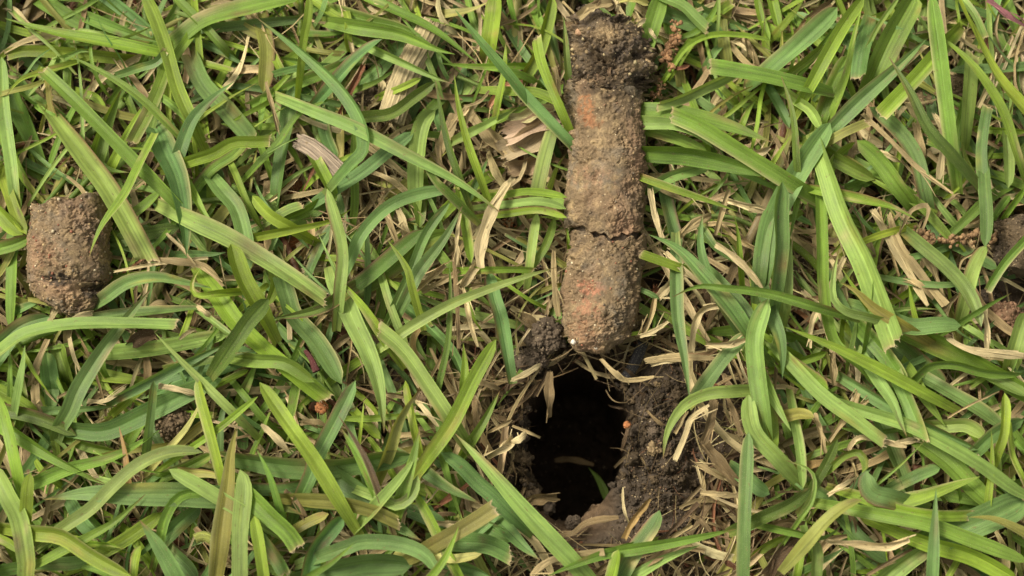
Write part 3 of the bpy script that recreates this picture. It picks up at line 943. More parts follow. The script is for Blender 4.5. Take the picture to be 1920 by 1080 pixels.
# ---------------------------------------------------------------- soil cores
import bmesh
def ico(sub):
    b = bmesh.new(); bmesh.ops.create_icosphere(b, subdivisions=sub, radius=1)
    v = np.array([x.co[:] for x in b.verts]); f = np.array([[w.index for w in x.verts] for x in b.faces]); b.free(); return v, f
ICO = {s: ico(s) for s in (1, 2, 3, 4, 5)}
def blob(G, p, r, col, sub=2, rough=.3, squash=1.0, seed=0, fine=0.0):
    v, f = ICO[sub]
    o = Vector((seed * 3.7, seed * 1.3, 0))
    k = np.array([1 + rough * mn.noise(Vector(x) * 1.3 + o) + (rough * .6 * mn.noise(Vector(x) * 3.4 + o) if sub > 1 else 0)
                  + (fine * mn.fractal(Vector(x) * 6 + o, .6, 2.1, 4) if fine else 0) for x in v])
    V = v * k[:, None] * r; V[:, 2] *= squash
    a = seed * 2.1; ca_, sa_ = math.cos(a), math.sin(a)
    V = np.stack([V[:, 0] * ca_ - V[:, 1] * sa_, V[:, 0] * sa_ + V[:, 1] * ca_, V[:, 2]], -1)
    c = np.asarray(col)[None, :] * (1 + .25 * (k - 1))[:, None] * np.ones((len(v), 1))
    G.add(V + np.asarray(p), f, v[:, :2] * 5, c)
BRN = np.array([.178, .124, .070]); TAN = np.array([.235, .168, .090]); GRY = np.array([.155, .125, .088]); ORG = np.array([.31, .125, .05])
RED = np.array([.30, .125, .075]); DRK = np.array([.065, .048, .033]); PNK = np.array([.28, .165, .10])
def core_section(G, left, right, ytop, ybot, zc, colour, seed, nth=300, ny=200, amp=1.0, dome=(6, 14), crack=None, rough=1.0):
    """left/right: outline [(py, px)...]; ytop(c)/ybot(c): end position in px for cos(theta)=c"""
    ly, lx = zip(*left); ry_, rx = zip(*right)
    th = np.linspace(0, 2 * math.pi, nth, endpoint=False)
    rows = []
    capn = 16
    cols = []
    samples = []
    for r_ in range(-capn, ny + capn):
        samples.append(r_)
    V = np.zeros((len(samples), nth, 3)); CC = np.zeros((len(samples), nth, 3))
    for i, r_ in enumerate(samples):
        s = min(max(r_ / (ny - 1), 0), 1)
        if r_ < 0: kr = math.sqrt(max(0, 1 - (-r_ / capn) ** 1.6)); off = -dome[0] * (1 - kr * kr)
        elif r_ >= ny: q = (r_ - ny + 1) / capn; kr = math.sqrt(max(0, 1 - q ** 1.6)); off = dome[1] * (1 - kr * kr)
        else: kr = 1.0; off = 0
        for j, a in enumerate(th):
            c_, s_ = math.cos(a), math.sin(a)
            y0 = ytop(c_ * kr); y1 = ybot(c_ * kr)
            py = y0 + (y1 - y0) * s + off
            L0 = np.interp(py, ly, lx); R0 = np.interp(py, ry_, rx)
            py += math.sin(TILT) * (R0 - L0) / 2 * kr * s_
            L = np.interp(py, ly, lx); R = np.interp(py, ry_, rx)
            cx = (L + R) / 2; rad = (R - L) / 2 * CMPX * kr
            ax = P(cx, py, zc)
            nrm = Vector((c_ * kr, (1 - kr) * (1 if r_ < 0 else -1), s_ * kr)).normalized()
            p = Vector((ax[0] + rad * c_, ax[1], ax[2] + rad * s_))
            o = Vector((seed * 7.1, seed * 3.3, 0))
            d = .055 * mn.fractal(p * .9 + o, .8, 2.0, 3)
            sm_ = min(1, max(0, .5 + 1.5 * mn.noise(p * 1.3 + o * 2)))                      # smeared clay versus crumbly patches
            k = rough * (.12 + 1.45 * sm_)
            d += .034 * k * mn.fractal(p * 3.6 + o, .7, 2.1, 4)
            d += .020 * (k + .12) * mn.fractal(p * 14.0 + o, .5, 2.1, 4)
            f1 = mn.voronoi(p * 5.0 + o)[0][0]; f2 = mn.voronoi(p * 12.0 + o)[0][0]
            d += .085 * k * (.42 - f1) + .035 * (k + .15) * (.42 - f2)
            n1 = mn.noise(Vector((p.x * 2.2, p.y * 4.2, p.z * 2.2)) + o) + .35 * mn.noise(p * 11)
            d -= .06 * math.exp(-(n1 / .035) ** 2) * min(1, max(0, 3.0 * mn.noise(p * 1.7 - o) + .1))
            n2 = mn.noise(p * 8.5 - o); d -= .07 * max(0, n2 - .38) * 2
            if crack: d -= crack(cx + rad / CMPX * c_, py - math.sin(TILT) * (R0 - L0) / 2 * kr * s_)
            p = p + nrm * (d * amp)
            V[i, j] = p
            CC[i, j] = colour(PXQ(p), p, sm_, o)
    n = len(samples)
    idx = np.arange(n * nth).reshape(n, nth)
    nx = np.roll(idx, -1, axis=1)
    F = np.stack([idx[:-1], idx[1:], nx[1:], nx[:-1]], -1).reshape(-1, 4)
    vv = V.reshape(-1, 3)
    G.add(vv, F, vv[:, :2] * 10, CC.reshape(-1, 3))
    return V
def PXQ(p):
    v = np.array([p.x, p.y, p.z]) - cam_pos; t = v @ FWD; k = 36.0 / LENS / 1920.0
    return 960 + v[0] / t / k, 540 - (v @ UPV) / t / k
def spot(q, x, y, rx, ry): return math.exp(-(((q[0] - x) / rx) ** 2 + ((q[1] - y) / ry) ** 2))
def mixc(c, d, k): k = min(1, max(0, k)); return c * (1 - k) + d * k
def clay(q, p, s, o, spots):
    n = mn.fractal(p * 1.3 + o, .8, 2, 4); m = mn.fractal(p * 4 - o, .7, 2, 3)
    c = BRN * (1 + .12 * n); c = mixc(c, BRN * .38, 1.15 * math.exp(-(max(0, q[1] - 158 + 14 * m) / 26) ** 2) if q[1] < 330 and q[0] > 1000 else 0)
    c = mixc(c, GRY, 1.3 * max(0, n)); c = mixc(c, TAN * 1.1, 1.3 * max(0, m)); c = mixc(c, DRK * 1.6, 1.1 * max(0, mn.fractal(p * 2.6 + o * 4, .6, 2, 3) - .25)); c = mixc(c, PNK, .8 * max(0, mn.noise(p * 1.1 + o * 3)) )
    for (x, y, rx, ry, col, k) in spots:
        w = spot(q, x, y, rx * 1.2, ry * 1.2) * k * (1 + 1.1 * mn.fractal(p * 7 + o * 2, .5, 2, 4)) + .12 * mn.noise(p * 16)      # ragged patches
        c = mixc(c, col, min(1, max(0, (w - .42) * 2.6)) * min(.92, k * .62))
    return c
def grit(G, V, n, seed, cols, r0=.008, r1=.03, up=True, region=None):
    r = np.random.default_rng(seed); A = V.reshape(-1, 3)
    done = 0
    while done < n:
        p = A[r.integers(len(A))]
        if p[2] < V[..., 2].mean() - .2: continue
        rad = r0 + (r1 - r0) * r.random() ** 3
        blob(G, p, rad, np.asarray(cols[r.integers(len(cols))]) * r.uniform(.8, 1.15), 1, .5, seed=r.uniform(0, 90))
        done += 1
body_spots = [(1100, 205, 15, 28, ORG, 1.0), (1112, 228, 18, 14, ORG, .8), (1098, 225, 40, 16, DRK, .55), (1165, 250, 30, 14, DRK * 1.5, .55), (1085, 215, 12, 26, DRK, .5),
              (1110, 330, 45, 25, PNK, .8), (1160, 360, 30, 45, PNK, .55), (1120, 310, 14, 10, GRY * 1.2, .8), (1150, 290, 60, 30, GRY, .4), (1190, 200, 18, 40, DRK * 2, .6), (1175, 400, 25, 30, TAN, .5),
              (1080, 300, 15, 50, TAN, .5)]
low_spots = [(1108, 540, 24, 13, RED * 1.15, 1.1), (1100, 578, 30, 22, RED, .8), (1140, 530, 34, 14, GRY, .9), (1090, 620, 40, 22, ORG * .8, .55), (1125, 600, 20, 16, PNK, .7),
             (1160, 585, 26, 26, TAN, .7), (1130, 480, 30, 14, TAN * 1.1, .6), (1160, 510, 40, 40, GRY * .8, .6)]
long_core = thing('soil_core', P(1130, 400, .6), 'long brown cylindrical soil core with dark crumbly top end, lying above the open hole', 'soil plug', 'soil cores pulled from the lawn')
G = Geo()
crk = lambda c: 437 + 8 * math.sin((c + .4) * 3.2) + 5 * c + 3 * math.sin(c * 11)
seam = lambda c: 158 - 9 * math.cos(c * 2.2 + .6) + 5 * math.sin(c * 9 + 1)
V = core_section(G, [(140, 1056), (160, 1056), (200, 1062), (300, 1063), (400, 1061), (425, 1062), (445, 1072)],
                 [(140, 1200), (165, 1203), (200, 1209), (300, 1213), (360, 1209), (420, 1206), (445, 1200)],
                 seam, lambda c: crk(c) - 1 + 2.5 * math.sin(c * 23), 1.62, lambda q, p, s, o: clay(q, p, s, o, body_spots), 1, 300, 300, dome=(8, 3))
grit(G, V, 260, 5, [BRN, TAN, GRY, PNK, DRK * 2, TAN * 1.4, (.5, .42, .28)])
G.build('clay_section', M_CLAY, long_core, P(1130, 300, .6))
G = Geo()
V = core_section(G, [(430, 1072), (460, 1069), (500, 1062), (540, 1054), (600, 1054), (630, 1064), (655, 1078)],
                 [(430, 1213), (470, 1214), (500, 1206), (560, 1199), (600, 1192), (635, 1178), (655, 1160)],
                 lambda c: crk(c) + 8 + 3 * math.sin(c * 17 + 2), lambda c: 640 - 6 * c + 4 * math.sin(c * 5), 1.55, lambda q, p, s, o: clay(q, p, s, o, low_spots), 2, 300, 230, dome=(3, 24), rough=1.35)
grit(G, V, 340, 6, [BRN, TAN, GRY, RED, DRK * 2, TAN * 1.4, (.5, .42, .28)], r1=.04)
blob(G, P(1075, 641, 2.0), .065, (.62, .55, .46), 2, .3, seed=3); blob(G, P(1118, 652, 1.9), .05, (.6, .52, .42), 2, .4, seed=7)
G.build('lower_clay_section', M_CLAY, long_core, P(1130, 550, .6))
def capcol(q, p, s, o):
    m = mn.fractal(p * 4 + o, .7, 2, 4); n = mn.noise(p * 1.4 - o)
    c = mixc(DRK * 1.1, BRN * .72, .42 + 1.3 * m + .4 * n)
    c = mixc(c, TAN * 1.2, spot(q, 1140, 62, 20, 14) + .8 * spot(q, 1085, 60, 12, 8) + .5 * spot(q, 1080, 85, 8, 8))
    return mixc(c, TAN, spot(q, 1195, 125, 26, 8) * .8)
G = Geo()
V = core_section(G, [(5, 1100), (30, 1078), (50, 1067), (100, 1064), (130, 1068), (160, 1075)],
                 [(5, 1150), (25, 1163), (45, 1188), (70, 1204), (100, 1222), (130, 1228), (160, 1212)],
                 lambda c: 34 + 22 * c + 6 * math.sin(c * 7), lambda c: 146 + 8 * c + 7 * math.sin(c * 4 + 1), 1.72, capcol, 3, 280, 130, amp=1.6, dome=(12, 2), rough=1.8,
                 crack=lambda x, y: .38 * math.exp(-((x - 1118 - (y - 125) * .8) / 20) ** 2 - ((y - 128) / 12) ** 2) + .22 * math.exp(-((x - 1200) / 12) ** 2 - ((y - 108) / 8) ** 2))
grit(G, V, 500, 8, [DRK, DRK * 2, BRN, TAN, BRN * .6, (.45, .36, .2)], r1=.075)
for k in range(46):
    r = np.random.default_rng(900 + k)
    x, y = r.uniform(1070, 1220), r.uniform(25, 150); a = r.uniform(0, 6.3); l = r.uniform(8, 30); z = 2.55 - abs(x - 1145) / 75 * .75
    ribbon(G, [P(x, y, z), P(x + l * .5 * math.cos(a) + r.uniform(-3, 3), y + l * .5 * math.sin(a), z + .12), P(x + l * math.cos(a), y + l * math.sin(a), z + .02)],
           r.uniform(.02, .12), COL['stkn'[r.integers(4)]], 's', 8, r.uniform(-.5, .5), 0, .5, cross=UC[::2], base_jag=True, r=r)
blob(G, P(1146, 62, 2.5), .17, (.40, .28, .15), 3, .35, .6, 5)
blob(G, P(1086, 60, 2.35), .10, (.36, .22, .13), 2, .35, .6, 6)
blob(G, P(1212, 120, 2.15), .12, (.34, .24, .13), 3, .35, .7, 8)
G.build('topsoil_cap', M_SOIL, long_core, P(1140, 90, .8))
# join between cap and clay: dark neck
G = Geo()
V = core_section(G, [(100, 1070), (190, 1062)], [(100, 1218), (190, 1202)], lambda c: 112, lambda c: 172, 1.62, lambda q, p, s, o: BRN * .36 * (1 + .6 * mn.noise(p * 4)), 4, 220, 80, dome=(2, 2), amp=2.0, rough=1.9)
grit(G, V, 260, 31, [DRK, DRK * 1.8, BRN * .6, BRN], r1=.06)
G.build('dark_neck', M_SOIL, long_core, P(1140, 150, .8))
G = Geo()
V = core_section(G, [(420, 1078), (460, 1078)], [(420, 1196), (460, 1200)], lambda c: 424, lambda c: 458, 1.5, lambda q, p, s, o: DRK * 1.3, 9, 120, 30, dome=(2, 2), amp=.5)  # narrower, darker section set inside the gap between the clay sections
G.build('crack_inner_section', M_SOIL, long_core, P(1140, 440, .8))
# short core on the left
short = thing('soil_core', P(130, 470, .5), 'short stubby brown soil core with black cracked lower end, near the left edge', 'soil plug', 'soil cores pulled from the lawn')
sp = [(105, 522, 22, 9, DRK * .5, 1.6), (183, 538, 24, 10, DRK * .5, 1.6), (90, 470, 30, 28, PNK, .8), (75, 500, 14, 14, ORG, .5), (90, 405, 30, 18, GRY * 1.1, .7), (170, 400, 40, 30, BRN, .8), (140, 470, 26, 30, TAN, .4), (75, 530, 14, 10, TAN, .8)]  # near-black spots paint crack shade into the colour; the others are clay tones
G = Geo()
V = core_section(G, [(365, 66), (385, 60), (430, 58), (480, 54), (530, 56), (550, 60)], [(350, 204), (400, 207), (480, 206), (520, 204), (550, 196)],
                 lambda c: 376 - 11 * c + 5 * math.sin(c * 8), lambda c: 530 + 6 * c + 6 * math.sin(c * 5), 1.45, lambda q, p, s, o: clay(q, p, s, o, sp), 5, 300, 200, dome=(4, 3), rough=1.25,
                 crack=lambda x, y: .24 * math.exp(-((x - 185) / 24) ** 2 - ((y - 538) / 7) ** 2) + .14 * math.exp(-((x - 105) / 20) ** 2 - ((y - 522 - (x - 105) * .3) / 6) ** 2))
grit(G, V, 480, 9, [BRN, TAN, GRY, RED * .8, TAN * 1.4, (.5, .42, .28)], r1=.045)
blob(G, P(67, 444, 1.7), .085, (.52, .46, .33), 3, .3, seed=2)
blob(G, P(60, 534, 1.5), .07, (.46, .38, .24), 2, .3, seed=4)
G.build('clay_section', M_CLAY, short, P(130, 460, .5))
G = Geo()
V = core_section(G, [(520, 57), (545, 60), (575, 76), (605, 100)], [(520, 205), (560, 203), (580, 196), (605, 180)], lambda c: 526 + 5 * c, lambda c: 584 - 34 * max(0, -c) ** 1.5 - 26 * max(0, c - .6) / .4, 1.42,
                 lambda q, p, s, o: clay(q, p, s, o, [(185, 545, 26, 12, DRK * .6, 1.6), (108, 526, 20, 8, DRK * .6, 1.5), (150, 575, 40, 15, BRN * .8, .5)]), 6, 260, 70, dome=(3, 12), rough=1.5,  # near-black spots carry the painted shade of the cracks
                 crack=lambda x, y: .22 * math.exp(-((x - 182) / 24) ** 2 - ((y - 540) / 7) ** 2) + .13 * math.exp(-((x - 105) / 20) ** 2 - ((y - 522 - (x - 105) * .3) / 6) ** 2))
grit(G, V, 220, 12, [BRN, TAN, GRY, DRK * 2, TAN * 1.3], r1=.05)
G.build('cracked_end', M_CLAY, short, P(140, 560, .4))
# third core, cut by the right edge of the picture
third = thing('soil_core', P(1900, 450, .4), 'dark grey-brown soil core cut off by the right edge of the photo', 'soil plug', 'soil cores pulled from the lawn')
G = Geo()
V = core_section(G, [(390, 1890), (410, 1868), (450, 1862), (500, 1875), (540, 1890)], [(390, 1990), (540, 2010)], lambda c: 410 - 5 * c, lambda c: 512 + 14 * c, 1.45,
                 lambda q, p, s, o: mixc(BRN * .5, DRK * 1.2, .3 + 1.4 * mn.noise(p * 2)), 7, 260, 120, amp=1.6, dome=(9, 14), rough=1.7)
grit(G, V, 260, 13, [BRN * .8, DRK * 2, GRY, TAN], r1=.05)
G.build('clay_section', M_CLAY, third, P(1900, 450, .4))

# ---------------------------------------------------------------- loose lumps of soil
LUMPS = [(325, 790, 30, 1.6, BRN * .62, 'round dark brown soil crumb resting on blades near the lower left'),
         (622, 100, 36, .5, BRN * .55, 'wide brown soil lump in the hollow left of the ribbed reed stub'),
         (688, 182, 22, .9, BRN * .45, 'small dark soil lump between red stems below the reed stub'),
         (1802, 163, 24, 1.1, BRN * .7, 'greyish crumb of soil near the top right, right one of a pair'),
         (1742, 188, 28, .8, TAN * .75, 'tan soil crumb near the top right, left one of a pair'),
         (1022, 628, 34, 1.0, DRK * 1.6, 'dark granular soil clod touching the lower left of the long core'),
         (995, 672, 30, .7, DRK * 1.5, 'dark soil clod on the upper left rim of the hole'),
         (568, 938, 13, 1.9, BRN * .55, 'tiny dark soil crumb at a blade tip, lower left of centre'),
         (604, 764, 11, 1.9, ORG, 'bright orange soil crumb stuck below a clipped blade tip'),
         (548, 352, 22, .6, ORG * .65, 'rusty crumb cluster under the grey wood chip'),
         (792, 745, 11, 2.2, BRN * .8, 'tiny brown crumb caught on a bent blade, right of the wood chip'),
         (1176, 797, 7, .9, ORG * 1.2, 'small orange grit grain on the right rim of the hole'),
         (1885, 598, 32, .9, PNK * .8, 'pinkish brown soil lump below the core at the right edge'),
         (1850, 560, 18, .3, DRK, 'dark soil lump in the gap at the right edge'),
         (1075, 980, 14, .1, DRK * 1.3, 'dark crumb lying on the smooth lower wall of the hole')]
for k, (x, y, r, z, c, lab) in enumerate(LUMPS):
    G = Geo(); p = P(x, y, z)
    big = r > 18
    blob(G, p, r * CMPX, c, 5 if big else 4, .32, .75, k + 3.3, .16)
    rr = np.random.default_rng(60 + k)
    for _ in range(int(r * 5)):
        d = rr.normal(size=3); d /= np.linalg.norm(d); d[2] = abs(d[2]) * .75
        blob(G, p + d * r * CMPX * rr.uniform(.85, 1.12), r * CMPX * rr.uniform(.04, .14), np.asarray(c) * rr.uniform(.7, 1.5), 1, .5, seed=rr.uniform(0, 90))
    tag(G.build('soil_lump', M_CRUMB, None, p - np.array([0, 0, r * CMPX * .7])), lab, 'soil crumb', 'loose soil lumps')
def debris(px, r0, n, c, lab, z, seed):
    G = Geo(); rr = np.random.default_rng(seed); q = [P(x, y, z) for x, y in px]; c3, L = spline(q, 60)
    for i in range(n):
        p = c3[rr.integers(60)] + rr.normal(size=3) * [.07, .07, .05]
        blob(G, p, rr.uniform(.3, 1) * r0, np.asarray(c) * rr.uniform(.6, 1.35), 2, .5, seed=rr.uniform(0, 90))
    ribbon(G, q, .05, COL['t'], 's', 20, cross=UC[::2])
    tag(G.build('root_tuft', M_CRUMB, None, c3[0]), lab, 'root debris', 'rusty root tufts')
debris([(1262, 42), (1268, 70), (1252, 100), (1255, 125)], .075, 90, ORG * .4 + TAN * .45, 'rusty crumbly root tuft standing right of the long core top', 1.7, 1)
debris([(1235, 152), (1240, 160), (1225, 185)], .05, 40, ORG * .35 + TAN * .45, 'small rusty root tuft below the larger one, touching the long core', 1.5, 2)
debris([(1712, 440), (1750, 448), (1800, 450), (1845, 436), (1860, 450)], .075, 130, ORG * .25 + TAN * .65, 'tan crumbly root tuft left of the core at the right edge', 1.6, 3)
debris([(950, 432), (955, 420), (945, 412)], .04, 26, ORG * .7, 'small rusty root tuft left of the long core middle', .9, 4)

# ---------------------------------------------------------------- woody bits
def stick(G, pts, w, th, col, n=40, m=40, ridges=7, seed=1, jag=.4, taper=0.0, rr=.10):
    c, L = spline(pts, n); T = np.gradient(c, axis=0); T /= np.linalg.norm(T, axis=1)[:, None]
    S = np.cross(T, -FWD); S /= np.linalg.norm(S, axis=1)[:, None]; N = np.cross(S, T)
    a = np.linspace(0, 2 * math.pi, m, endpoint=False); r = np.random.default_rng(seed)
    prof = 1 + rr * np.array([mn.noise(Vector((math.cos(x) * ridges, math.sin(x) * ridges, seed))) * 1.6 for x in a])
    V = np.zeros((n + 2, m, 3)); CC = np.zeros((n + 2, m, 3)); jj = r.uniform(-jag, jag, m); j2 = r.uniform(-jag, jag, m)
    for i in range(n):
        k = prof * (1 + .05 * np.array([mn.noise(Vector((math.cos(x) * 9, math.sin(x) * 9, i * .25 + seed))) for x in a])) * (1 - taper * (1 - i / (n - 1)))
        V[i + 1] = c[i] + S[i] * (np.cos(a) * w / 2 * k)[:, None] + N[i] * (np.sin(a) * th / 2 * k)[:, None]
        CC[i + 1] = np.asarray(col) * (prof ** 3)[:, None]
    V[1] += T[0] * (jj * w)[:, None]; V[n] += T[-1] * (j2 * w)[:, None]
    V[0] = V[1].mean(0) + (V[1] - V[1].mean(0)) * .05; V[n + 1] = V[n].mean(0) + (V[n] - V[n].mean(0)) * .05
    CC[0] = CC[1] * .8; CC[n + 1] = CC[n] * .8
    ii = np.arange((n + 2) * m).reshape(n + 2, m); nx = np.roll(ii, -1, 1)
    F = np.stack([ii[:-1], nx[:-1], nx[1:], ii[1:]], -1).reshape(-1, 4)
    uv = np.stack([np.broadcast_to(a[None] * w * 2, (n + 2, m)), np.broadcast_to(np.linspace(0, L * 10, n + 2)[:, None], (n + 2, m))], -1)
    G.add(V.reshape(-1, 3), F, uv.reshape(-1, 2), CC.reshape(-1, 3))
def T_(ox, oy, s, z):   # trace string -> points
    return [P(ox + float(a) / 3, oy + float(b) / 3, z) for a, b in (q.split(',') for q in s.split())]
for (ox, oy, s, z, w, th, col, jag, tp, nm, lab, cat) in [
    (480, 0, '760,680 850,420 950,230 995,135', 1.5, .62, .34, (.37, .30, .17), .12, .0, 'reed_stub', 'thick pale reed stub with deep ribs, leaning under two blades left of long core', 'reed'),
    (480, 0, '245,800 330,850 470,990', 1.7, .50, .16, (.30, .235, .175), .3, .25, 'wood_chip', 'flat grey-brown wood chip with splintered end, upper left of centre', 'wood chip'),
    (960, 360, '640,1040 690,960 735,850', .8, .27, .2, (.045, .042, .045), .2, .0, 'charred_stick', 'black charred stick lying just below the long core, right of the hole top', 'stick'),
    (960, 360, '110,580 150,500 200,440', .5, .42, .25, (.035, .034, .038), .3, .0, 'charred_stick', 'broad black charred piece left of the long core, deep in the grass', 'stick'),
    (0, 720, '1100,870 1160,860 1260,930', 1.9, .26, .2, (.20, .22, .05), .1, .1, 'cut_stem', 'short thick green-brown stem stub near the bottom edge, lower left', 'stem'),
    (480, 720, '950,460 1010,350 1030,320', 1.9, .30, .12, (.36, .25, .11), .1, .0, 'dry_sheath', 'papery brown sheath at the foot of the olive blade, left of the hole', 'stem'),
    (480, 360, '160,310 210,290 260,270', .6, .32, .25, (.28, .10, .035), .1, .0, 'seed_husk', 'reddish brown rounded husk in the dark gap left of centre', 'husk'),
    (480, 360, '275,890 310,940 340,1010', 1.7, .19, .16, (.09, .028, .028), .05, .5, 'seed_husk', 'small purple-red wrinkled husk above a dark green blade, left of centre', 'husk'),
]:
    G = Geo(); pts = T_(ox, oy, s, z)
    stick(G, pts, w, th, col, 40, 90 if w > .4 else 28, 13 if w > .6 else 7, int(w * 100), jag, tp, .20 if nm in ('reed_stub', 'wood_chip') else .1)
    tag(G.build(nm, M_WOOD, None, pts[0]), lab, cat)

# ---------------------------------------------------------------- loose thatch and low grass (nobody could count it)
def clear_of(px, py, z, wide=1.0):
    if ell(px, py, 1078, 855, 118 * wide, 178 * wide) < 1: return False
    if ell(px, py, 1872, 562, 48, 26) < 1 or ell(px, py, 1895, 460, 45, 55) < 1: return False
    return True
def frame_frac(px, py, m): return -m < px < 1920 + m and -m < py < 1080 + m
def scatter_strip(G, r, n, m, lay, kinds, wr, lr, keep, ridge, nseg, dens=None, dry=True):
    cnt = 0; tries = 0
    while cnt < n and tries < n * 6:
        tries += 1
        px, py = r.uniform(-m, 1920 + m), r.uniform(-m, 1080 + m)
        if dens is not None and r.random() > dens(px, py): continue
        z = r.uniform(*lay); a = r.uniform(0, 2 * math.pi) if r.random() < .45 else (r.choice([1.15, 2.3, .6]) + r.normal() * .35 + (math.pi if r.random() < .5 else 0))
        l = r.uniform(*lr); bend = r.normal() * (.35 if dry else .17)
        q = []; ok = True; x, y = px, py
        k = 4
        for i in range(k):
            q.append([x, y]); ok &= keep(x, y)
            aa = a + bend * (i - 1.5) + r.normal() * .08
            x += l / 3 / CMPX * math.cos(aa); y += l / 3 / CMPX * math.sin(aa)
        if not ok: continue
        zz = z + np.array([-.25, .05, .12, -.05]) * r.uniform(.3, 1.6) * (1 if dry else 1.6)
        pts = [P(x, y, max(h, .03)) for (x, y), h in zip(q, zz)]
        for p in pts: p[2] = max(p[2], min(ground_z(p[0], p[1]), .9) + .03)
        c = np.array(COL[kinds[r.integers(len(kinds))]]) * r.uniform(.78, 1.18) * (1 + r.normal(size=3) * .03)
        w = wr[0] + (wr[1] - wr[0]) * r.random() ** (2.2 if dry else 1)
        if dry: ribbon(G, pts, w, c, 's', nseg, r.uniform(-.6, .6), r.uniform(-1.2, 1.2), r.uniform(.1, .8), r.uniform(-.3, .5), cross=ridge, base_jag=True, basew=.9, mid=.85, wob=r.uniform(0, .5), r=r)
        else: ribbon(G, pts, w, c, r.choice(['p', 'o', 'c'], p=[.5, .3, .2]), nseg, r.normal() * .35, r.normal() * .5, r.uniform(.1, .4), cross=ridge, r=r)
        cnt += 1
U5 = np.array([-1, -.5, 0, .5, 1.0])
r1 = np.random.default_rng(11)
def soil_bank(px, py): return ell(px, py, 1235, 835, 62, 170) < 1
G = Geo()
def keep_dry(x, y):
    if not clear_of(x, y, 0, .86): return False
    return not (soil_bank(x, y) and (int(x * 7 + y * 3) % 10 > 0))
scatter_strip(G, r1, 5600, 160, (.05, .75), 'nsssttttkkr', (.02, .15), (.6, 3.6), keep_dry, U5, 9)
scatter_strip(G, r1, 2900, 160, (.45, 1.3), 'nnnsssstt', (.02, .21), (.7, 3.4), lambda x, y: keep_dry(x, y) and clear_of(x, y, 0, 1.05) and not soil_bank(x, y), U5, 10)
scatter_strip(G, r1, 1500, 100, (.1, 1.0), 'stkkr', (.008, .02), (.5, 2.5), lambda x, y: clear_of(x, y, 0, .9), np.array([-1, 0, 1.0]), 10)
k = 0
while k < 230:                    # torn dark roots and fibres round the hole
    a = r1.uniform(0, 6.28); f = r1.uniform(1.0, 1.5); x = 1078 + 98 * f * math.cos(a); y = 815 + 142 * f * math.sin(a)
    if math.sin(a) > .45 or y < 640: continue
    l = r1.uniform(10, 60); b = a + 1.57 * r1.choice([-1, 1]) + r1.normal() * .7; z = r1.uniform(.1, .9); k += 1
    ribbon(G, [P(x, y, z), P(x + l * .5 * math.cos(b) + r1.normal() * 4, y + l * .5 * math.sin(b) + r1.normal() * 4, z + .1), P(x + l * math.cos(b), y + l * math.sin(b), z - r1.uniform(.1, .6))],
           .01 + .10 * r1.random() ** 3, np.array(COL['kkkktt'[r1.integers(6)]]) * r1.uniform(.4, .9), 's', 9, r1.uniform(-.8, .8), r1.uniform(-1, 1), .4, cross=U5, base_jag=True, r=r1)
tag(G.build('dead_thatch', M_DRY), kind='stuff')
for k, (s, z, w, col, lab) in enumerate([
    ('-60,880 90,800 250,660', 1.35, .62, (.42, .33, .20), 'broad papery pinkish-tan sheath left of the long core, lowest of a fan'),
    ('-40,760 100,720 240,640', 1.5, .50, (.50, .36, .25), 'broad pale pink papery sheath left of the long core, middle of a fan'),
    ('-20,660 110,650 260,600', 1.6, .34, (.44, .40, .20), 'pale yellowish papery sheath left of the long core, top of a fan'),
    ('-20,960 60,930 180,900', 1.2, .45, (.27, .19, .11), 'brown papery sheath left of the long core, under the pink fan'),
    ('-130,600 -90,530 -20,480 60,470', 1.6, .16, (.48, .24, .14), 'shiny reddish curved stem base left of the long core'),
    ('1060,560 1130,640 1210,760', .7, .55, (.20, .13, .07), 'brown crumpled sheath below the crossing blades right of the hole'),
    ('830,1080 900,960 1040,900', .7, .5, (.25, .17, .09), 'brown papery sheath right of the long core, under pale green blades'),
    ('1150,1010 1230,1040 1290,1110', .8, .5, (.24, .22, .05), 'yellowish papery sheath right of the long core')]):
    G = Geo(); pts = T_(960, 360 if k == 5 else 0, s, z); rs = np.random.default_rng(300 + k)
    ribbon(G, pts, w, col, 's', 30, rs.uniform(-.3, .3), rs.uniform(-.6, .6), .3, .5, cross=np.linspace(-1, 1, 21), base_jag=True, mid=.9, wob=.3, r=rs)
    tag(G.build('dry_sheath', M_DRY, None, pts[0]), lab, 'leaf sheath', 'papery sheaths')
G = Geo()
def greendens(px, py):
    d = .9
    d -= .6 * math.exp(-ell(px, py, 640, 230, 150, 150) ** 2) + .5 * math.exp(-ell(px, py, 780, 620, 130, 160) ** 2) + .45 * math.exp(-ell(px, py, 330, 590, 160, 90) ** 2) + .4 * math.exp(-ell(px, py, 1750, 250, 120, 120) ** 2)
    d -= .75 * math.exp(-ell(px, py, 900, 480, 150, 240) ** 2)
    d -= .75 * math.exp(-ell(px, py, 1340, 480, 170, 150) ** 2)
    d -= .8 * math.exp(-ell(px, py, 960, 250, 130, 90) ** 2)
    d -= .85 * math.exp(-ell(px, py, 1380, 860, 140, 200) ** 2)
    d -= .6 * math.exp(-ell(px, py, 1700, 480, 90, 110) ** 2)
    d -= .5 * math.exp(-ell(px, py, 1620, 880, 120, 110) ** 2)
    d -= .9 * math.exp(-ell(px, py, 1880, 560, 60, 70) ** 2)
    return max(d, .03)
keep_green = lambda x, y: clear_of(x, y, 0, 1.18) and not (1150 < x < 1345 and 660 < y < 1060) and not (930 < x < 1230 and 960 < y < 1070)
scatter_strip(G, r1, 760, 140, (.35, 1.15), 'gggbblyyoo', (.10, .32), (1.8, 5.5), keep_green, U5, 14, greendens, False)
scatter_strip(G, r1, 620, 60, (.7, 1.65), 'gggbblyyo', (.05, .19), (.8, 3.0), keep_green, U5, 12, greendens, False)
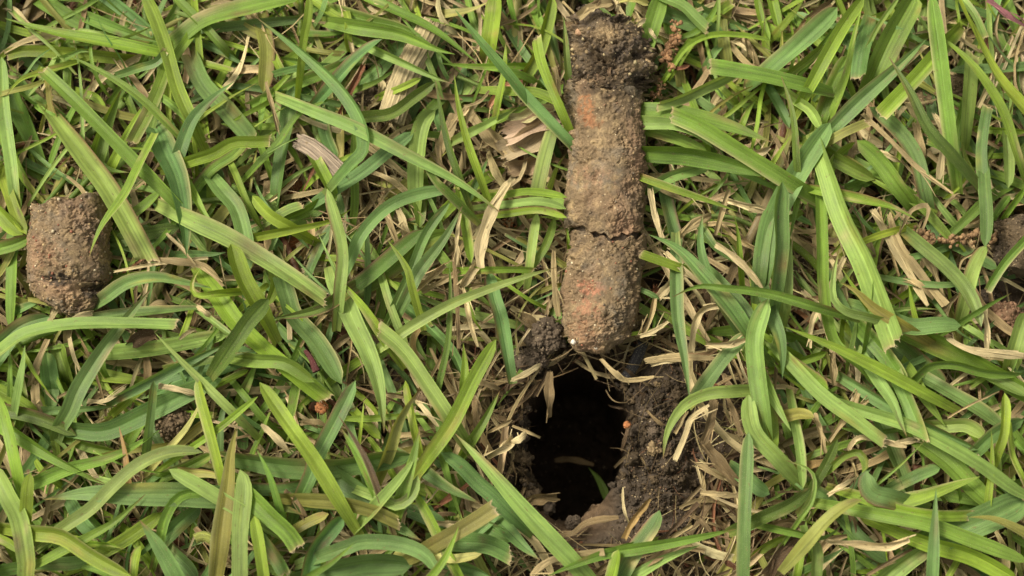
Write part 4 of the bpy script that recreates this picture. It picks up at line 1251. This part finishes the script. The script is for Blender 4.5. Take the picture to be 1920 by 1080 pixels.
def outside(x, y): return not (-25 < x < 1945 and -25 < y < 1105)
for lay in ((.6, 1.4), (1.2, 2.4)):
    scatter_strip(G, r1, 900, 420, lay, 'gggbbllyyo', (.2, .46), (2, 6), outside, U5, 14, None, False)
scatter_strip(G, r1, 1500, 420, (.1, .8), 'sttk', (.05, .3), (1, 3), outside, U5, 8, None, True)
for k in range(150):               # creeping runners and leaf sheaths among the blades
    x, y = r1.uniform(-60, 1980), r1.uniform(-60, 1140); a = r1.uniform(0, 6.28); l = r1.uniform(50, 190)
    x1, y1 = x + l * math.cos(a), y + l * math.sin(a)
    if not (keep_green(x, y) and keep_green(x1, y1) and keep_green((x + x1) / 2, (y + y1) / 2)): continue
    z = r1.uniform(.5, 1.35)
    stick(G, [P(x, y, z - .3), P((x + x1) / 2 + r1.normal() * 8, (y + y1) / 2 + r1.normal() * 8, z), P(x1, y1, z + r1.uniform(-.2, .35))], r1.uniform(.10, .24), r1.uniform(.1, .18),
          np.array([COL['y'], COL['m'], COL['r'], COL['g'], COL['s'], COL['l']][r1.integers(6)]) * r1.uniform(.7, 1.05), 16, 10, 1, k, .1, r1.uniform(0, .4), .05)
tag(G.build('undergrowth_grass', M_LEAF), kind='stuff')
# loose grains on the bank of dug soil and round the hole
G = Geo(); r2 = np.random.default_rng(5); k = 0
while k < 8000:
    z = r2.random()
    if z < .6: px, py = r2.normal(1240, 42), r2.normal(835, 100)
    elif z < .75: px, py = r2.normal(1200, 90), r2.normal(985, 40)
    elif z < .88: px, py = r2.normal(1380, 90), r2.normal(860, 110)
    else: px, py = r2.normal(1000, 30), r2.normal(690, 60)
    if ell(px, py, *HOLE) < 1.04 or (ell(px, py, 1050, 940, 108, 102) < 1.0): continue
    p = P(px, py, 0); p = P(px, py, ground_z(p[0], p[1])); s = (.006 + .030 * r2.random() ** 3) if k > 70 else r2.uniform(.05, .13)
    g = ground_z(p[0], p[1])
    if g < -.4: continue
    p[2] = g + s * .3
    c = [DRK * .85, BRN * .3, BRN * .42, DRK * 1.3, TAN * .7, PNK * .6][r2.choice(6, p=[.3, .3, .2, .12, .06, .02])]
    blob(G, p, s, c * r2.uniform(.7, 1.3), 1 if s < .03 else (2 if s < .05 else 4), .9, seed=r2.uniform(0, 99), fine=.2 if s >= .05 else 0); k += 1
for k in range(190):               # torn clods that break up the rim
    a_ = r2.uniform(math.pi * .62, math.pi * 2.25); f = r2.normal(1.05, .05)
    px, py = 1080 - (816 + 139 * f * math.sin(a_) - 850) * .10 + 101 * f * math.cos(a_), 816 + 139 * f * math.sin(a_)
    if math.sin(a_) < -.72: continue
    s = .03 + .13 * r2.random() ** 2; p = P(px, py, 0); z = r2.uniform(-.5, .35 + (.35 if px > 1120 else 0)); p = P(px, py, z)
    blob(G, p, s, [DRK * .8, DRK * 1.2, BRN * .35, BRN * .5][r2.integers(4)] * r2.uniform(.7, 1.2), 3 if s > .06 else 2, .8, seed=r2.uniform(0, 99), fine=.25)
for k in range(260):               # crumbs shed beside the two whole cores
    cx_, cy_, rx_, ry2 = [(1135, 350, 95, 300), (130, 470, 92, 125)][r2.integers(2)]
    a_ = r2.uniform(0, 6.28); px, py = cx_ + rx_ * math.cos(a_) * r2.uniform(.9, 1.25), cy_ + ry2 * math.sin(a_) * r2.uniform(.9, 1.1)
    p = P(px, py, 0); g = ground_z(p[0], p[1])
    if g < -.3: continue
    blob(G, P(px, py, g + r2.uniform(.05, .95)), .012 + .05 * r2.random() ** 2, BRN * r2.uniform(.5, 1.1), 2, .7, seed=r2.uniform(0, 99))
tag(G.build('loose_soil', M_CRUMB), kind='stuff')

# ---------------------------------------------------------------- the blades one can tell apart
def parse(txt):
    out = []; ox = oy = 0
    for ln in txt.strip().splitlines():
        if ln.startswith('@'): ox, oy = map(int, ln[1:].split()); continue
        h, pts = ln.split(':'); h = h.split()
        out.append((h[0][0], int(h[0][1]), float(h[1]) / 3, h[2] if len(h) > 2 else 's', [(ox + float(a) / 3, oy + float(b) / 3) for a, b in (q.split(',') for q in pts.split())]))
    return out
LMS = [('the long core', 1135, 350, 80, 300), ('the hole', 1080, 850, 95, 150), ('the short core', 130, 470, 75, 105), ('the dark crumb', 325, 790, 30, 30),
       ('the reed stub', 780, 130, 25, 95), ('the wood chip', 607, 305, 40, 35), ('the right-edge core', 1900, 450, 40, 60), ('the soil bank', 1250, 850, 60, 150),
       ('the top-left corner', 0, 0, 20, 20), ('the top-right corner', 1920, 0, 20, 20), ('the bottom-left corner', 0, 1080, 20, 20), ('the bottom-right corner', 1920, 1080, 20, 20)]
D8 = ['right', 'lower-right', 'down', 'lower-left', 'left', 'upper-left', 'up', 'upper-right']
REL = ['right of', 'lower right of', 'below', 'lower left of', 'left of', 'upper left of', 'above', 'upper right of']
CN = dict(y='yellow-green', g='green', b='bluish-green', l='pale green', d='dark green', o='olive', a='amber', m='yellowish', k='blackish-brown', n='cream', s='tan', t='brown', r='reddish', p='purple-grey')
def describe(kind, c, w, tip, pts):
    pts = np.array(pts); L = np.linalg.norm(np.diff(pts, axis=0), axis=1).sum()
    ch = np.linalg.norm(pts[-1] - pts[0]); v = pts[-1] - pts[0]
    if kind == 'dry straw' and v[1] > 0: v = -v
    d = D8[int(round(math.degrees(math.atan2(v[1], v[0])) / 45)) % 8]
    size = 'short' if L < 110 else ('long' if L > 260 else '')
    wid = 'broad' if w > 31 else ('narrow' if w < 17 else '')
    bend = 'curved' if ch / L < .93 else ''
    m = pts[len(pts) // 2]; inn = np.clip(m, [0, 0], [1920, 1080])
    dist = lambda q: math.hypot(max(abs(inn[0] - q[1]) - q[3], 0), max(abs(inn[1] - q[2]) - q[4], 0))
    best = min(LMS, key=dist); dd = dist(best)
    dx, dy = inn[0] - best[1], inn[1] - best[2]
    ex = 0 if abs(dx) < best[3] else dx; ey = 0 if abs(dy) < best[4] else dy
    far = 'just ' if dd < 70 else 'well ' if dd > 200 else ''
    if ex == 0 and ey == 0: rel = 'beside ' + best[0]; far = ''
    elif 'corner' in best[0]: rel = 'near ' + best[0]; far = ''
    else: rel = REL[int(round(math.degrees(math.atan2(ey, ex)) / 45)) % 8] + ' ' + best[0]
    tp = {'c': 'clipped', 'u': 'purple-tipped', 'v': 'brown-tipped'}.get(tip, '')
    words = [x for x in (size, wid, bend, tp, CN[c], kind) if x]
    lab = lambda: ' '.join(words) + ' pointing ' + d + ', ' + far + rel
    if len(lab().split()) > 14: far = ''
    if len(lab().split()) > 14 and bend: words.remove('curved')
    return lab(), m
def unique_labels(items):
    by = {}
    for i, (lab, m) in enumerate(items): by.setdefault(lab, []).append(i)
    out = [None] * len(items)
    for lab, ii in by.items():
        if len(ii) == 1: out[ii[0]] = lab; continue
        xs = [items[i][1][0] for i in ii]; ys = [items[i][1][1] for i in ii]
        horiz = (max(xs) - min(xs)) > (max(ys) - min(ys))
        ii = sorted(ii, key=lambda i: items[i][1][0 if horiz else 1])
        for k, i in enumerate(ii):
            if k == 0: pre = 'leftmost' if horiz else 'uppermost'
            elif k == len(ii) - 1: pre = 'rightmost' if horiz else 'lowest'
            elif len(ii) == 3: pre = 'middle'
            else: pre = ['second', 'third', 'fourth', 'fifth'][min(k, 4) - 1] + ('-from-left' if horiz else '-from-top')
            out[i] = pre + ' ' + lab
    return out
Z0, DZ = .30, .36
green = parse(BLADES)
meta = [describe('grass blade', c, w, tip, pts) for c, lay, w, tip, pts in green]
labs = unique_labels(meta)
print('label check', len(labs) - len(set(labs)), max(len(l.split()) for l in labs))
def vis_area(b):
    p = np.array(b[4]); s, _ = spline(np.hstack([p, np.zeros((len(p), 1))]), 30)
    inside = ((s[:, 0] > 0) & (s[:, 0] < 1920) & (s[:, 1] > 0) & (s[:, 1] < 1080)).mean()
    return np.linalg.norm(np.diff(p, axis=0), axis=1).sum() * b[2] * inside * (1 + .25 * b[1])
order = sorted(range(len(green)), key=lambda i: -vis_area(green[i]))
single = set(order[:290])
rest = Geo()
TIPC = {'u': (.22, .05, .09), 'v': (.30, .15, .08)}
for i, (c, lay, w, tip, pts) in enumerate(green):
    r = np.random.default_rng(1000 + i)
    z = Z0 + DZ * lay + r.uniform(-.1, .1)
    n = len(pts)
    L = np.linalg.norm(np.diff(np.array(pts), axis=0), axis=1).sum() * CMPX
    arch = min(.30, L * .06) * r.uniform(.3, 1.2)
    q = []
    # the foot goes on down into the sward
    d0 = np.array(pts[0]) - np.array(pts[1]); d0 = d0 / (np.linalg.norm(d0) + 1e-6)
    ext = np.array(pts[0]) + d0 * (.75 * z / CMPX * .5)
    if not (ell(ext[0], ext[1], 1078, 855, 125, 185) < 1): q.append(P(ext[0], ext[1], max(z - .75 - .3 * r.random(), .15)))
    for k, (x, y) in enumerate(pts):
        t = k / (n - 1)
        q.append(P(x, y, z - .12 + arch * math.sin(math.pi * min(1, t * 1.1)) + (.06 + .2 * r.random()) * t * (1 if lay > 4 else .3)))
    col = np.array(COL[c]) * r.uniform(.9, 1.1) * (1 + r.normal(size=3) * [.05, .03, .06])
    roll = r.normal() * .38; roll = max(-.7, min(.7, roll))
    wc = w * CMPX / math.cos(roll) * .93
    G = Geo() if i in single else rest
    if L > 2.2 and r.random() < .16:
        kx = r.integers(1, len(q)); kp = q[kx - 1] * .45 + q[kx] * .55; q.insert(kx, kp + np.array([r.uniform(-.05, .05), r.uniform(-.05, .05), r.uniform(.06, .16)]))
    ttt = 'p' if tip in 'uv' else tip
    tc = TIPC.get(tip, (.20, .11, .05) if tip == 'p' and r.random() < .5 else None)
    edge = (.34, .33, .14) if r.random() < .22 else ((.20, .10, .06) if r.random() < .07 else None)
    ribbon(G, q, wc, col, ttt, max(18, int(L * 7)), roll, r.normal() * .45, r.uniform(.15, .60), r.uniform(-.1, .2), tipcol=tc, edge=edge,
           mid=r.choice([1.25, 1.12, .82]), fray=(9 if tip == 'c' else 0), blem=int(r.choice([0, 1, 2, 4], p=[.35, .3, .2, .15])), r=r)
    if i in single:
        tag(G.build('grass_blade', M_LEAF, None, q[0]), labs[i], 'grass blade', 'green grass blades of the lawn')
if rest.n: tag(rest.build('small_grass', M_LEAF), kind='stuff')
dry = parse(STRAWS)
labs = unique_labels([describe('dry straw', c, w, 's', pts) for c, lay, w, tip, pts in dry])
for i, (c, lay, w, tip, pts) in enumerate(dry):
    r = np.random.default_rng(4000 + i)
    z = Z0 + DZ * lay - .1 + r.uniform(-.1, .1)
    q = [P(x, y, z + .12 * math.sin(2.2 * k + r.random()) - (.2 if k == 0 else 0)) for k, (x, y) in enumerate(pts)]
    L = np.linalg.norm(np.diff(np.array(pts), axis=0), axis=1).sum() * CMPX
    roll = max(-.6, min(.6, r.normal() * .3)); G = Geo()
    col = np.array(COL[c]) * r.uniform(.88, 1.1)
    wc = w * CMPX / math.cos(roll) * .82
    cross = UC if wc < .14 else np.linspace(-1, 1, 17)
    ribbon(G, q, wc, col, 's', max(16, int(L * 9)), roll, r.normal() * .8, r.uniform(.2, .8), r.uniform(-.5, .6), cross=cross, base_jag=True, basew=.85, mid=.88, wob=.25, r=r)
    for _ in range(2 if wc > .09 else 0):      # split fibres
        k = r.integers(1, len(q)); a = q[k - 1] + r.normal(size=3) * .04; b = q[k] + r.normal(size=3) * [.12, .12, .05]
        ribbon(G, [a, (a + b) / 2 + [0, 0, .06], b], wc * .18, col * 1.1, 's', 12, cross=U5, base_jag=True, r=r)
    tag(G.build('dry_straw', M_DRY, None, q[0]), labs[i], 'straw', 'dry straws lying in the lawn')
# two pieces fallen into the hole
for (s, z, w, c, nm, lab, cat) in [('560,720 500,560 430,470', -3.0, .2, 'g', 'grass_blade', 'dim green blade fallen deep inside the dark hole', 'grass blade'),
                                 ('240,430 340,425 460,455', -3.0, .16, 't', 'dry_straw', 'dim brown straw lying across the inside of the dark hole', 'straw')]:
    G = Geo(); q = T_(960, 720, s, z); ribbon(G, q, w, COL[c], 'p' if c == 'g' else 's', 16)
    tag(G.build(nm, M_LEAF if c == 'g' else M_DRY, None, q[0]), lab, cat, 'green grass blades of the lawn' if c == 'g' else 'dry straws lying in the lawn')
print('blades', len(green), 'straws', len(dry), 'labels>16:', [l for l in labs if len(l.split()) > 16][:5])
